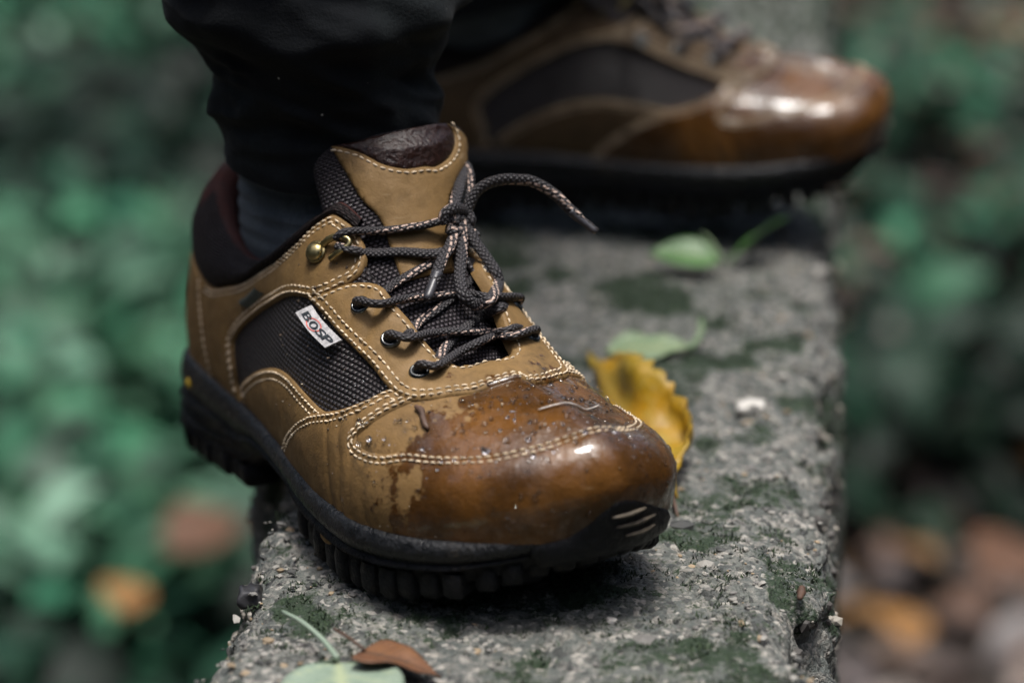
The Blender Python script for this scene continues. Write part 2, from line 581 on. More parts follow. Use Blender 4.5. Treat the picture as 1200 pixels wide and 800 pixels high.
def build_ledge():
    ys = np.unique(np.r_[np.arange(.25, .62, .006), np.arange(.62, 1.02, .00115), np.arange(1.02, 1.4, .0025), np.arange(1.4, 2.2, .008), np.arange(2.2, 5.0, .04)])
    # across: wall foot .. left edge .. right edge .. wall foot, in metres measured over the section
    top = np.linspace(0, 1, 220)
    top = .5 - .5 * np.cos(np.pi * top) * 0 + (top - .5)
    dn = -np.concatenate([np.linspace(1.32, .08, 22), np.linspace(.07, .004, 30)])
    ny = len(ys)
    xl, xr = ledge_left(ys), ledge_right(ys)
    e = lambda seed, x: np.stack([ys, np.full(ny, x), np.zeros(ny)], -1)
    # broken edge line
    chipl = (fbm(e(0, .3) * 16, 4, 40) - .5) * .030 + sstep(.58, .72, fbm(e(0, .9) * 30, 2, 44)) * .010
    chipr = (fbm(e(0, 3.3) * 13, 5, 50, .6) - .5) * .013 + sstep(.58, .75, fbm(e(0, 5.9) * 26, 2, 54)) * .009
    xl = xl + chipl
    xr = xr - chipr
    cols = []
    zs_l = dn
    for k, z in enumerate(zs_l):
        out = .008 * sstep(0, .05, -z)
        cols.append(np.stack([xl - out, ys, np.full(ny, z)], -1))
    for t in top:
        cols.append(np.stack([xl + (xr - xl) * t, ys, np.zeros(ny)], -1))
    for k, z in enumerate(zs_l[::-1]):
        out = .006 * sstep(0, .05, -z)
        cols.append(np.stack([xr + out, ys, np.full(ny, z)], -1))
    G = np.array(cols).transpose(1, 0, 2)           # ny, nc, 3
    nl = len(dn)
    X, Y, Z = G[..., 0].copy(), G[..., 1].copy(), G[..., 2].copy()
    istop = np.zeros(G.shape[:2], bool)
    istop[:, nl:nl + len(top)] = True
    h = ledge_height(X, Y)
    # distance to the nearer edge rounds the top off
    de = np.minimum(X - xl[:, None], xr[:, None] - X)
    rnd = -.006 * np.exp(-np.clip(de, 0, 1) / .0045) - .004 * np.exp(-np.clip(de, 0, 1) / .016) * fbm(np.stack([X, Y, Z], -1) * 60, 3, 60) * 1.6
    Z = np.where(istop, h + rnd, Z - .006)
    p = np.stack([X, Y, Z], -1)
    wall = ((fbm(p * 45, 4, 70, .6) - .5) * .020 + (vnoise(p * 210, 71) - .5) * .004)
    sgn = np.zeros(G.shape[1]); sgn[:nl] = -1; sgn[nl + len(top):] = 1
    X = X + np.where(istop, 0, wall) * sgn[None]
    moss = moss_amount(X, Y, Z) + np.where(istop, 0, .10)
    verts = np.stack([X, Y, Z], -1).reshape(-1, 3)
    nc = G.shape[1]
    f = grid_faces(ny, nc, False, True)
    me = mesh('ledge', verts, f, None, {'moss': moss.ravel()})
    side = np.concatenate([np.stack([X, Y, Z], -1)[:, :nl].reshape(-1, 3), np.stack([X, Y, Z], -1)[:, nl + len(top):].reshape(-1, 3)])
    return me, (xl, xr, ys), side
ledge_me, (EXL, EXR, EYS), SIDE = build_ledge()
ledge = obj('concrete_ledge', ledge_me, M['concrete'], None, label='weathered grey concrete ledge with broken edges and patches of moss', category='ledge')

def top_ok(x, y, m=.004):
    return (x > np.interp(y, EYS, EXL) + m) & (x < np.interp(y, EYS, EXR) - m)

# grains of aggregate standing proud of the worn cement
v1, f1 = ico(1)
bag = Bag()
gy = .66 + .62 * rng0.random(9000) ** 1.25
gx = rng0.uniform(-.115, .19, 9000)
ok = top_ok(gx, gy, .001)
ok &= moss_amount(gx, gy, 0 * gx) < .42
gx, gy = gx[ok][:5000], gy[ok][:5000]
gz = ledge_height(gx, gy)
for x, y, z in zip(gx, gy, gz):
    r = .0004 + .0013 * rng0.random() ** 2.5
    if rng0.random() < .008:
        r = rng0.uniform(.002, .0038)
    g = rng0.random()
    c = (.24, .23, .205) if g < .36 else (.13, .125, .115) if g < .68 else (.030, .032, .030) if g < .88 else (.24, .18, .11)
    c = np.array(c) * rng0.uniform(.75, 1.2)
    q = v1 * np.array([r * rng0.uniform(.8, 1.7), r * rng0.uniform(.8, 1.5), r * rng0.uniform(.5, .9)]) * (1 + rng0.normal(0, .20, (len(v1), 1)))
    a_ = rng0.uniform(0, 6.28)
    ca, sa = math.cos(a_), math.sin(a_)
    bag.add(np.c_[q[:, 0] * ca - q[:, 1] * sa + x, q[:, 0] * sa + q[:, 1] * ca + y, q[:, 2] + z - r * .30], f1, None, c)
# and on the broken faces of both sides
sv = SIDE[(SIDE[:, 1] > .66) & (SIDE[:, 1] < 1.35) & (SIDE[:, 2] > -.08)]
for i in rng0.integers(0, len(sv), 1100):
    r = .0007 + .0022 * rng0.random() ** 2.5
    c = np.array((.24, .22, .185) if rng0.random() < .6 else (.06, .055, .05)) * rng0.uniform(.7, 1.2)
    bag.add(v1 * r * rng0.uniform(.7, 1.4, 3) * (1 + rng0.normal(0, .12, (len(v1), 1))) + sv[i], f1, None, c)
obj('aggregate', bag.mesh('aggregate', False), M['grit'], ledge, kind='stuff')

# cushions of moss: short pointed blades
def moss_blades(x, y, z, hmin, hmax):
    n = len(x)
    h = rng0.uniform(hmin, hmax, n)
    w = h * rng0.uniform(.16, .30, n)
    b_ = rng0.uniform(0, 6.28, n)
    c, s_ = np.cos(b_) * w, np.sin(b_) * w
    lx, ly = rng0.normal(0, .55, n) * h, rng0.normal(0, .55, n) * h
    V = np.stack([np.stack([x - c, y - s_, z], -1), np.stack([x + c, y + s_, z], -1),
                  np.stack([x + lx * .5 + c * .6, y + ly * .5 + s_ * .6, z + h * .6], -1), np.stack([x + lx, y + ly, z + h], -1)], 1)
    g = rng0.random((n, 1)) ** 1.4
    col = np.array((.006, .016, .006)) * (1 - g) + np.array((.030, .058, .018)) * g
    return V.reshape(-1, 3), np.repeat(col, 4, 0)
my = .66 + .75 * rng0.random(150000) ** 1.3
mx = rng0.uniform(-.11, .19, 150000)
ok = top_ok(mx, my, .002)
mx, my = mx[ok], my[ok]
keep = moss_amount(mx, my, 0 * mx) + (fbm(np.stack([mx, my, 0 * mx], -1) * 190, 3, 88) - .5) * 2.2 > .66
mx, my = mx[keep][:52000], my[keep][:52000]
cush = fbm(np.stack([mx, my, 0 * mx], -1) * 120, 2, 89)
V1, C1 = moss_blades(mx, my, ledge_height(mx, my) - .0004 + .0016 * sstep(.45, .7, cush), .0007, .0019)
my = rng0.uniform(1.42, 2.4, 5000); mx = rng0.uniform(-.09, .30, 5000)
ok = top_ok(mx, my, .002)
V2, C2 = moss_blades(mx[ok], my[ok], 0 * mx[ok], .004, .011)
V = np.vstack([V1, V2])
k4 = np.arange(len(V) // 4)[:, None] * 4
me = mesh('moss', V, np.vstack([k4 + np.array([0, 1, 2]), k4 + np.array([0, 2, 3])]), None, {'tint': np.vstack([C1, C2])}, False)
obj('moss', me, M['moss'], None, kind='stuff', label='short dark green moss growing on top of the concrete ledge', category='moss')

# ------------------------------------------------------------------ forest floor below
xs = np.linspace(-30, 30, 121); ysg = np.linspace(-8, 52, 121)
XX, YY = np.meshgrid(xs, ysg, indexing='ij')
ZZ = GROUND_Z + (fbm(np.stack([XX, YY, 0 * XX], -1) * .8, 3, 90) - .5) * .10
obj('ground', mesh('ground', np.stack([XX, YY, ZZ], -1).reshape(-1, 3), grid_faces(121, 121)), M['soil'], None, kind='structure')

def leaf_blade(L, W, nL=5, fold=.25, curl=.3, pts=None):
    """pointed leaf: a strip either side of the midrib, tip at +x"""
    s = np.linspace(0, 1, nL)
    w = W * np.sin(np.pi * np.clip(s, 0, 1) ** .8) ** .9 * .5
    w[0] = W * .04; w[-1] = 0
    v, f = [], []
    for i in range(nL):
        zc = -curl * L * (s[i] - .4) ** 2
        v += [(s[i] * L, -w[i], zc + fold * w[i]), (s[i] * L, 0, zc), (s[i] * L, w[i], zc + fold * w[i])]
    for i in range(nL - 1):
        a = i * 3
        f += [(a, a + 3, a + 4, a + 1), (a + 1, a + 4, a + 5, a + 2)]
    return np.array(v), f
LV, LF = leaf_blade(1, .62, 5, .3, .5)
LFa = np.array(LF)
def scatter(n, pos, colr, size, tilt, zoff):
    V, C_ = np.empty((n, len(LV), 3)), np.empty((n, len(LV), 3))
    for i in range(n):
        x, y = pos(i)
        L = size(i)
        e = Euler((rng0.normal(0, tilt), rng0.normal(0, tilt), rng0.uniform(0, 6.28)))
        V[i] = (LV - np.array([.5, 0, 0])) * L @ np.array(e.to_matrix()).T + np.array([x, y, GROUND_Z + zoff(i)])
        C_[i] = colr(x, y, i)
    F_ = (LFa[None] + (np.arange(n) * len(LV))[:, None, None]).reshape(-1, 4)
    return V.reshape(-1, 3), F_, C_.reshape(-1, 3)

def spot_any(i):
    # fans out with distance so that the floor is covered evenly in view
    y = 1.6 + 10.5 * rng0.random() ** 1.3
    x = rng0.uniform(-1, 1) * (.5 + y * .30)
    return x, y
BROWN = np.array([(.11, .068, .048), (.13, .09, .068), (.09, .068, .060), (.19, .10, .036), (.10, .082, .082), (.12, .07, .05), (.12, .102, .092), (.075, .050, .040), (.095, .084, .090)])
def litter_col(x, y, i):
    return BROWN[rng0.integers(len(BROWN))] * rng0.uniform(.25, 1.0)
V, F_, Cc = scatter(9000, spot_any, litter_col, lambda i: rng0.uniform(.08, .17), .28, lambda i: rng0.uniform(.0, .06))
obj('leaf_litter', mesh('leaf_litter', V, F_, None, {'tint': Cc}), M['litter'], None, kind='stuff', label='brown and grey fallen leaves covering the forest floor', category='leaf litter')

GREEN = np.array([(.006, .030, .017), (.009, .048, .026), (.015, .064, .035), (.023, .080, .044), (.032, .088, .050), (.050, .105, .070), (.085, .145, .105)])
cy_ = 1.6 + 10.5 * rng0.random(60000) ** 1.3
cx_ = rng0.uniform(-1, 1, 60000) * (.5 + cy_ * .30)
cp_ = np.stack([cx_, cy_, 0 * cx_], -1)
dens = .20 + .62 * sstep(.1, -.35, cx_) + (fbm(cp_ * 1.5, 3, 120) - .5) * 1.9
ok = rng0.random(60000) < dens
cx_, cy_ = cx_[ok], cy_[ok]
hue = fbm(cp_[ok] * 2.2 + 5, 2, 130)
clump = .35 + 1.5 * sstep(.30, .72, fbm(cp_[ok] * 1.3 + 3, 2, 133))
def green_col(x, y, i):
    k = int(np.clip(hue[i] * 9 - 1.6 + rng0.normal(0, 1.3), 0, len(GREEN) - 1))
    return GREEN[k] * rng0.uniform(.15, 1.45) * clump[i]
V, F_, Cc = scatter(min(14000, len(cx_)), lambda i: (cx_[i], cy_[i]), green_col, lambda i: rng0.uniform(.08, .18), .42, lambda i: rng0.uniform(.05, .26))
obj('ground_cover', mesh('ground_cover', V, F_, None, {'tint': Cc}), M['foliage'], None, kind='stuff', label='low green leafy plants spreading over the forest floor', category='ground cover')

# unseen wood added all round the clearing: trunks and a mass of leaves; it stands outside the picture and keeps the light to the gap overhead
rw = np.random.default_rng(17)
WV, WF, WC = [], [], []
nw = 0
def in_ring(a):
    """inner radius of the wood for a bearing a from +Y; further off where the camera looks"""
    a = abs((a + math.pi) % (2 * math.pi) - math.pi)
    return 9.6 if a < rad(40) else 4.6
bag_t = Bag()
for i in range(26):
    a = i / 26 * 2 * math.pi + rw.normal(0, .06)
    r = in_ring(a) + rw.uniform(.4, 3.0)
    b = np.array([r * math.sin(a), r * math.cos(a), GROUND_Z - .1])
    hgt = rw.uniform(7, 11)
    c = np.array([b + np.array([rw.normal(0, .12) * k, rw.normal(0, .12) * k, hgt * k / 5]) for k in range(6)])
    v, f, _ = tube(c, np.linspace(.19, .05, 6), 8)
    bag_t.add(v, f, None, (.035, .028, .022))
for i in range(15000):
    a = rw.uniform(0, 2 * math.pi)
    r0 = in_ring(a)
    r = r0 + 2.8 * rw.random() ** 1.5
    top = r0 * 1.02 * (1 + .22 * math.sin(a * 5 + 1) + .12 * math.sin(a * 11))
    z = GROUND_Z + (top - GROUND_Z) * rw.random() ** .9
    s_ = rw.uniform(.16, .34)
    m_ = np.array(Euler((rw.normal(0, .8), rw.normal(0, .8), rw.uniform(0, 6.28))).to_matrix())
    q = np.array([(-s_, 0, 0), (0, -s_ * .5, .06), (s_, 0, 0), (0, s_ * .5, .06)]) @ m_.T + np.array([r * math.sin(a), r * math.cos(a), z])
    WV.append(q)
    WC.append(np.tile(np.array((.022, .050, .020)) * rw.uniform(.5, 1.6), (4, 1)))
nt = bag_t.n
wv = np.vstack(bag_t.v + WV)
wf = bag_t.f + [(nt + 4 * i, nt + 4 * i + 1, nt + 4 * i + 2, nt + 4 * i + 3) for i in range(len(WV))]
obj('unseen_woodland', mesh('unseen_woodland', wv, wf, None, {'tint': np.vstack(bag_t.c + WC)}, False), M['foliage'], None, kind='stuff', label='unseen dark green wood added round the clearing to hold back low sky light', category='unseen_woodland')
# ------------------------------------------------------------------ the shoe: surfaces (right shoe, x to the toe, -y outer side, z up, metres)
# rows run round the sole edge from the heel back over the outer side to the toe; columns climb from sole to top line
NETL=[
[(.0,0,.042),(-.0035,0,.062),(-.001,0,.084),(.005,0,.104),(.011,0,.1205)],
[(.0135,-.0265,.041),(.0132,-.0262,.060),(.0152,-.0238,.080),(.0172,-.0198,.100),(.0195,-.0155,.1145)],
[(.043,-.0335,.0385),(.043,-.0342,.057),(.0445,-.0325,.0735),(.046,-.0285,.0885),(.049,-.0250,.0985)],
[(.076,-.0367,.0355),(.075,-.0380,.054),(.076,-.0355,.0690),(.078,-.0320,.0825),(.080,-.0285,.0925)],
[(.110,-.0405,.032),(.108,-.0415,.052),(.107,-.0385,.071),(.106,-.0335,.089),(.105,-.0285,.1025)],
[(.141,-.0460,.029),(.139,-.0465,.051),(.138,-.0435,.074),(.138,-.0355,.098),(.138,-.0245,.1215)],
[(.165,-.0508,.027),(.164,-.0510,.048),(.163,-.0465,.069),(.162,-.0365,.089),(.160,-.0200,.1095)],
[(.188,-.0540,.026),(.188,-.0535,.044),(.187,-.0480,.063),(.186,-.0360,.080),(.184,-.0185,.0945)],
[(.212,-.0552,.0252),(.213,-.0545,.041),(.211,-.0485,.057),(.206,-.0350,.071),(.1985,-.0165,.0820)],
[(.2365,-.0495,.0256),(.2375,-.0490,.040),(.2355,-.0430,.0545),(.225,-.0295,.067),(.2085,-.0120,.0760)],
[(.257,-.0378,.0269),(.259,-.0375,.0415),(.256,-.0325,.0545),(.2400,-.0210,.066),(.2115,-.0070,.0742)],
[(.274,-.0180,.0295),(.2775,-.0178,.045),(.271,-.0155,.058),(.249,-.0095,.068),(.2125,-.0030,.0742)],
[(.283,.006,.0330),(.2870,.006,.049),(.279,.0055,.0610),(.254,.004,.0695),(.2130,.001,.0745)]]
FMED=[(.0135,.0245,.041),(.043,.0325,.0385),(.076,.034,.0355),(.110,.036,.033),(.141,.040,.030),(.165,.0445,.028),(.188,.048,.0265),(.212,.0495,.0256),(.2365,.0475,.0262),(.258,.0450,.0285),(.276,.0315,.0310)]
def build_net():
    L=np.array(NETL,float);rows=[r for r in L]
    for i in range(11,0,-1):
        m=L[i].copy();m[:,1]*=-1
        d=np.array(FMED[i-1])-m[0]
        m=m+d[None]*np.array([1,.95,.6,.15,0])[:,None]
        if i>=7: m[2,2]-=.0015;m[3,2]-=.0035
        rows.append(m)
    return np.array(rows)
NET=build_net();NR=len(NET)
def P(t,w):
    t=np.asarray(t,float)%1.;w=np.asarray(w,float)
    t,w=np.broadcast_arrays(t,w)
    a=t*NR;i=np.floor(a).astype(int);wi=crw(a-i)
    b=np.clip(w,-.25,1.25)*4;j=np.clip(np.floor(b).astype(int),0,3);wj=crw(b-j)
    E=np.concatenate([2*NET[:,:1]-NET[:,1:2],NET,2*NET[:,-1:]-NET[:,-2:-1]],1)
    out=0
    for k in range(4):
        for l in range(4):
            out=out+(wi[...,k]*wj[...,l])[...,None]*E[(i+k-1)%NR,j+l]
    return out
def N(t,w):
    e=2e-3
    a=P(np.asarray(t)+e,w)-P(np.asarray(t)-e,w);b=P(t,np.asarray(w)+e*4)-P(t,np.asarray(w)-e*4)
    n=np.cross(a,b);return n/(np.linalg.norm(n,axis=-1,keepdims=True)+1e-12)

# tongue: u across (-1..1), v up from the throat to the top edge
TC=np.array([(.224,0,.058),(.206,0,.068),(.190,0,.082),(.174,.001,.097),(.161,.005,.112),(.152,.009,.128),(.146,.013,.142),(.143,.015,.150)])
TW=np.array([.016,.020,.024,.027,.031,.036,.040,.040])
TR=np.array([.05,.045,.040,.036,.034,.034,.034,.034])
def _cr1(A,x):
    n=len(A);b=np.clip(x,-.2,1.2)*(n-1);j=np.clip(np.floor(b).astype(int),0,n-2);w=crw(b-j)
    E=np.concatenate([2*A[:1]-A[1:2],A,2*A[-1:]-A[-2:-1]],0)
    return sum((w[...,k][...,None] if A.ndim>1 else w[...,k])*E[j+k] for k in range(4))
def PT(u,v):
    u,v=np.broadcast_arrays(np.asarray(u,float),np.asarray(v,float))
    c=_cr1(TC,v);e=1e-3
    tg=_cr1(TC,v+e)-_cr1(TC,v-e);tg/=np.linalg.norm(tg,axis=-1,keepdims=True)
    Y=np.array([0,1.,0]);nr=np.cross(tg,np.broadcast_to(Y,tg.shape));nr/=np.linalg.norm(nr,axis=-1,keepdims=True)
    nr=nr*np.sign(nr[...,:1]+1e-9)
    R=_cr1(TR,v);ph=u*_cr1(TW,v)/R
    yy=(R*np.sin(ph))[...,None]*Y
    # upright part wraps round the ankle horizontally
    return c+yy+(R*(np.cos(ph)-1))[...,None]*nr
def NT(u,v):
    e=4e-3
    a=PT(np.asarray(u)+e,v)-PT(np.asarray(u)-e,v);b=PT(u,np.asarray(v)+e)-PT(u,np.asarray(v)-e)
    n=np.cross(a,b);n/=np.linalg.norm(n,axis=-1,keepdims=True)+1e-12
    return n
# pattern pieces, drafted on the upper (turn round the sole edge, climb) and on the tongue (across, up); lace runs in shoe metres
PAT={
 'window_edge':[[0.1311,0.0917],[0.1297,0.134],[0.1307,0.2154],[0.1289,0.299],[0.1282,0.3941],[0.1403,0.5305],[0.1641,0.6321],[0.1874,0.6778],[0.2101,0.7013],[0.2265,0.7373],[0.2398,0.8074],[0.2517,0.8973]],
 'strap_front':[[0.2517,0.8973],[0.2555,0.9516],[0.2538,0.9998],[0.2475,1.0336],[0.2374,1.0443],[0.2265,1.033],[0.2179,1.0264]],
 'collar_seam':[[0.2179,1.0264],[0.208,0.9771],[0.1932,0.9225],[0.1748,0.9109],[0.139,0.8833],[0.1132,0.7363],[0.0947,0.6091],[0.0782,0.5632]],
 'backstay':[[0.0782,0.4861],[0.0872,0.3292],[0.0924,0.1633],[0.0947,0.0573]],
 'counter_front':[[0.1365,0.0132],[0.1333,0.0433],[0.1311,0.0917]],
 'side_top':[[0.136,0.0725],[0.136,0.1378],[0.1492,0.2317],[0.1662,0.3193],[0.1874,0.3772],[0.2104,0.4],[0.2343,0.4096],[0.2699,0.4219],[0.285,0.4486]],
 'mud_rear':[[0.1991,0.0435],[0.2104,0.1348],[0.2326,0.2398],[0.2615,0.3685],[0.2957,0.4978],[0.3166,0.6247],[0.3316,0.7432],[0.345,0.7506]],
 'mud_inner':[[0.3569,0.7545],[0.3475,0.6934],[0.3399,0.6403],[0.3329,0.5741],[0.3253,0.4946],[0.3232,0.452],[0.3334,0.4433],[0.3487,0.462],[0.3675,0.5171],[0.3898,0.5382],[0.4108,0.5529],[0.4374,0.5566],[0.4616,0.5616],[0.4836,0.5751],[0.5085,0.5888]],
 'eye_out':[[0.2259,0.7318],[0.2466,0.7461],[0.2659,0.7418],[0.2866,0.7429],[0.3089,0.7483],[0.3277,0.7415],[0.3413,0.7347],[0.3552,0.7456],[0.3708,0.7846],[0.3964,0.8436],[0.4519,0.906],[0.5082,0.9261]],
 'eye_top':[[0.2259,0.7318],[0.2395,0.8094],[0.2473,0.8625],[0.255,0.9073],[0.2667,0.9634],[0.2747,0.9892],[0.2808,0.9931]],
 'throat':[[0.2808,0.9931],[0.2915,0.9914],[0.3078,1.0023],[0.3287,1.0052],[0.3472,1.0007],[0.3656,0.9869],[0.3959,0.9985],[0.4528,1.0103]],
 'eyelets':[[0.2707,0.877],[0.3052,0.8824],[0.3467,0.8727]],
 'hook':[[0.2262,0.9196]],
 'tag':[[0.2246,0.6675],[0.2337,0.7317],[0.2734,0.7328],[0.2661,0.6654]],
 'green_tag':[[0.1322,0.6839],[0.1526,0.7724],[0.168,0.7157],[0.1453,0.6337]],
 'bumper':[[0.4567,-0.0007],[0.4718,0.0078],[0.4811,0.0554],[0.4878,0.1248],[0.4999,0.1692],[0.515,0.1285],[0.528,0.0626],[0.5377,0.0189]],
 'ridge1':[[0.4953,0.0823],[0.5058,0.0767],[0.5166,0.0882]],
 'ridge2':[[0.4989,0.0099],[0.512,0.0038],[0.5251,0.0209]],
 'ridge3':[[0.5052,-0.0541],[0.5159,-0.055],[0.5255,-0.0406]],
 'vamp_fibre':[[0.4739,0.7154],[0.4883,0.7184],[0.5168,0.7162],[0.5812,0.686]],
 'vamp_twig':[[0.3613,0.7232],[0.3673,0.7088],[0.3721,0.6739],[0.3782,0.637]],
 'eye_med':[[0.478,0.9128],[0.589,0.9356],[0.6292,0.9008],[0.6587,0.8353],[0.6797,0.7678]],
 'eyelets_med':[[0.6753,0.8777],[0.715,0.8418],[0.7464,0.8008]]}
TPAT={
 'scoop':[[-0.7605,0.9816],[-0.6692,0.9578],[-0.5076,0.8976],[-0.3516,0.83],[-0.1496,0.7947],[0.0591,0.7917],[0.176,0.7869],[0.3549,0.8158],[0.4673,0.8695],[0.4752,0.942],[0.3878,0.9992]],
 'patch_left':[[-0.7605,0.9816],[-0.6801,0.8485],[-0.5873,0.732],[-0.4441,0.6466],[-0.4852,0.5785]],
 'patch_right':[[0.3878,0.9992],[0.7303,0.9173],[0.6938,0.8072],[0.5256,0.7616],[0.3512,0.6671],[0.1968,0.6063],[-0.0044,0.5482]],
 'top':[[-1.023,0.9314],[-0.7888,0.9872],[-0.4819,0.955],[-0.1467,0.9766],[0.2467,1.0095],[0.4487,1.0095],[0.786,0.9369]]}
LACE={
 'hook_upper':[[0.1532,-0.027,0.1167],[0.1558,-0.0246,0.119],[0.1565,-0.0156,0.118],[0.1634,-0.0051,0.1184],[0.1662,0.0047,0.1189],[0.1677,0.0121,0.1196],[0.1639,0.021,0.1178]],
 'hook_lower':[[0.1549,-0.0273,0.1144],[0.1598,-0.0243,0.1131],[0.1594,-0.0177,0.1106],[0.1674,-0.0075,0.1107],[0.1722,0.0007,0.1095],[0.1723,0.0079,0.1089],[0.1633,0.0226,0.1081],[0.1649,0.0276,0.1126]],
 'eyelet3':[[0.1737,-0.0282,0.0936],[0.1808,-0.0305,0.0958],[0.1857,-0.0277,0.0979],[0.1815,-0.0146,0.0966],[0.1838,-0.0033,0.096],[0.1823,0.0104,0.0936],[0.1917,0.0159,0.0938],[0.1908,0.0226,0.0898],[0.1875,0.0263,0.0868]],
 'eyelet2':[[0.1917,-0.027,0.0842],[0.1981,-0.029,0.0866],[0.2014,-0.0254,0.0879],[0.1944,-0.0119,0.0858],[0.1968,-0.0007,0.0848],[0.1944,0.0134,0.081],[0.2029,0.0147,0.0832],[0.1984,0.0219,0.0822],[0.1946,0.0264,0.0799]],
 'eyelet1':[[0.2086,-0.0255,0.0748],[0.2141,-0.027,0.0773],[0.2146,-0.0215,0.0798],[0.2042,-0.0072,0.0792],[0.2029,0.0021,0.081],[0.1976,0.0134,0.0804],[0.2075,0.0155,0.0824],[0.2066,0.02,0.08],[0.202,0.0243,0.0776]],
 'cross_a':[[0.174,-0.0201,0.0984],[0.1718,-0.0152,0.0994],[0.1733,-0.0078,0.103],[0.172,0.0031,0.1057],[0.1658,0.0154,0.1081]],
 'cross_b':[[0.1954,-0.0221,0.0873],[0.1863,-0.0118,0.0883],[0.1854,-0.0045,0.091],[0.182,0.005,0.0938],[0.1727,0.0189,0.0962],[0.1752,0.0252,0.1002]],
 'cross_c':[[0.207,-0.0164,0.0797],[0.1963,-0.0057,0.0811],[0.1924,0.0037,0.0844],[0.1863,0.0149,0.0856],[0.1941,0.0179,0.09],[0.1862,0.0261,0.0882]],
 'end_left':[[0.1639,0.0209,0.1175],[0.1676,0.016,0.1157],[0.1721,0.0116,0.1119],[0.1781,0.0038,0.1078],[0.1828,-0.0023,0.1025],[0.1872,-0.0089,0.0964]],
 'loop_big':[[0.1645,0.021,0.1176],[0.1702,0.0173,0.1119],[0.1768,0.0125,0.1057],[0.1847,0.0071,0.0999],[0.1893,0.0056,0.0958],[0.1909,0.0099,0.0921],[0.1988,0.0112,0.0951],[0.1807,0.026,0.0944],[0.1774,0.0271,0.0989],[0.1731,0.0263,0.1036],[0.1681,0.0247,0.109],[0.1632,0.0235,0.115]],
 'loop_up':[[0.1686,0.0148,0.118],[0.1632,0.0191,0.1237],[0.1526,0.028,0.1289],[0.1423,0.0367,0.1326],[0.1488,0.0349,0.1302],[0.1547,0.0306,0.1244],[0.1601,0.0251,0.1182]],
 'end_right':[[0.1616,0.0241,0.1153],[0.1613,0.0261,0.1206],[0.1616,0.0289,0.1258],[0.1631,0.0328,0.1291],[0.1665,0.0392,0.131],[0.1717,0.0474,0.1299],[0.1773,0.0544,0.125],[0.1819,0.0588,0.1184],[0.1855,0.0624,0.1138],[0.1889,0.0659,0.1098]],
 'knot_wrap':[[0.1686,0.0108,0.1187],[0.1691,0.0111,0.1223],[0.1683,0.0157,0.1237],[0.1621,0.0244,0.12],[0.1634,0.0258,0.1166],[0.163,0.0243,0.1135],[0.1693,0.0161,0.1149],[0.1692,0.0118,0.117]],
 'hook_loop':[[0.1471,-0.0302,0.1131],[0.1508,-0.0286,0.1162],[0.1549,-0.0264,0.1175],[0.1581,-0.0246,0.1165],[0.159,-0.0251,0.1148],[0.1574,-0.028,0.1127],[0.1536,-0.0303,0.1094]],
 'hook_dome':[[0.1446,-0.0302,0.1097]],
 'cord_bits':[]}
# ------------------------------------------------------------------ the shoe: pieces
rng = np.random.default_rng(7)
mir = lambda c: np.c_[1 - np.asarray(c, float)[:, 0], np.asarray(c, float)[:, 1]]
S1, S2 = .70, .085                       # rough metres per unit of turn and climb, for cloth grain

def on(Pf, Nf, uv, h):
    uv = np.asarray(uv, float)
    return Pf(uv[:, 0], uv[:, 1]) + Nf(uv[:, 0], uv[:, 1]) * np.asarray(h, float).reshape(-1, 1)

def area2(p):
    x, y = p[:, 0], p[:, 1]
    return .5 * np.sum(x * np.roll(y, -1) - np.roll(x, -1) * y)

def offset_uv(Pf, Nf, uv, d, ccw):
    """shift a curve on the surface sideways by d metres into the piece"""
    uv = np.asarray(uv, float)
    p = Pf(uv[:, 0], uv[:, 1])
    n = Nf(uv[:, 0], uv[:, 1])
    T = np.gradient(p, axis=0)
    T /= np.linalg.norm(T, axis=1, keepdims=True) + 1e-12
    inn = np.cross(n, T) * (1 if ccw else -1)
    e = 1e-3
    Ju = (Pf(uv[:, 0] + e, uv[:, 1]) - Pf(uv[:, 0] - e, uv[:, 1])) / (2 * e)
    Jv = (Pf(uv[:, 0], uv[:, 1] + e) - Pf(uv[:, 0], uv[:, 1] - e)) / (2 * e)
    g11, g12, g22 = (Ju * Ju).sum(1), (Ju * Jv).sum(1), (Jv * Jv).sum(1)
    b1, b2 = (Ju * inn).sum(1) * d, (Jv * inn).sum(1) * d
    det = g11 * g22 - g12 * g12 + 1e-14
    du, dv = (g22 * b1 - g12 * b2) / det, (g11 * b2 - g12 * b1) / det
    out = uv + np.c_[du, dv]
    # drop loops that a tight bend ties into the offset
    keep = [0]
    q = Pf(out[:, 0], out[:, 1])
    for i in range(1, len(out)):
        if np.dot(q[i] - q[keep[-1]], T[i]) > 0:
            keep.append(i)
    return out[keep]

def min_dist(A, B):
    out = np.full(len(A), 1e9)
    for k in range(0, len(B), 200):
        d = ((A[:, None, :] - B[None, k:k + 200, :]) ** 2).sum(2).min(1)
        out = np.minimum(out, d)
    return np.sqrt(out)

def uv_resample(Pf, uv, step):
    uv = np.asarray(uv, float)
    p = Pf(uv[:, 0], uv[:, 1])
    d = np.r_[0, np.cumsum(np.linalg.norm(np.diff(p, axis=0), axis=1))]
    n = max(2, int(round(d[-1] / step)) + 1)
    s = np.linspace(0, d[-1], n)
    return np.c_[np.interp(s, d, uv[:, 0]), np.interp(s, d, uv[:, 1])]

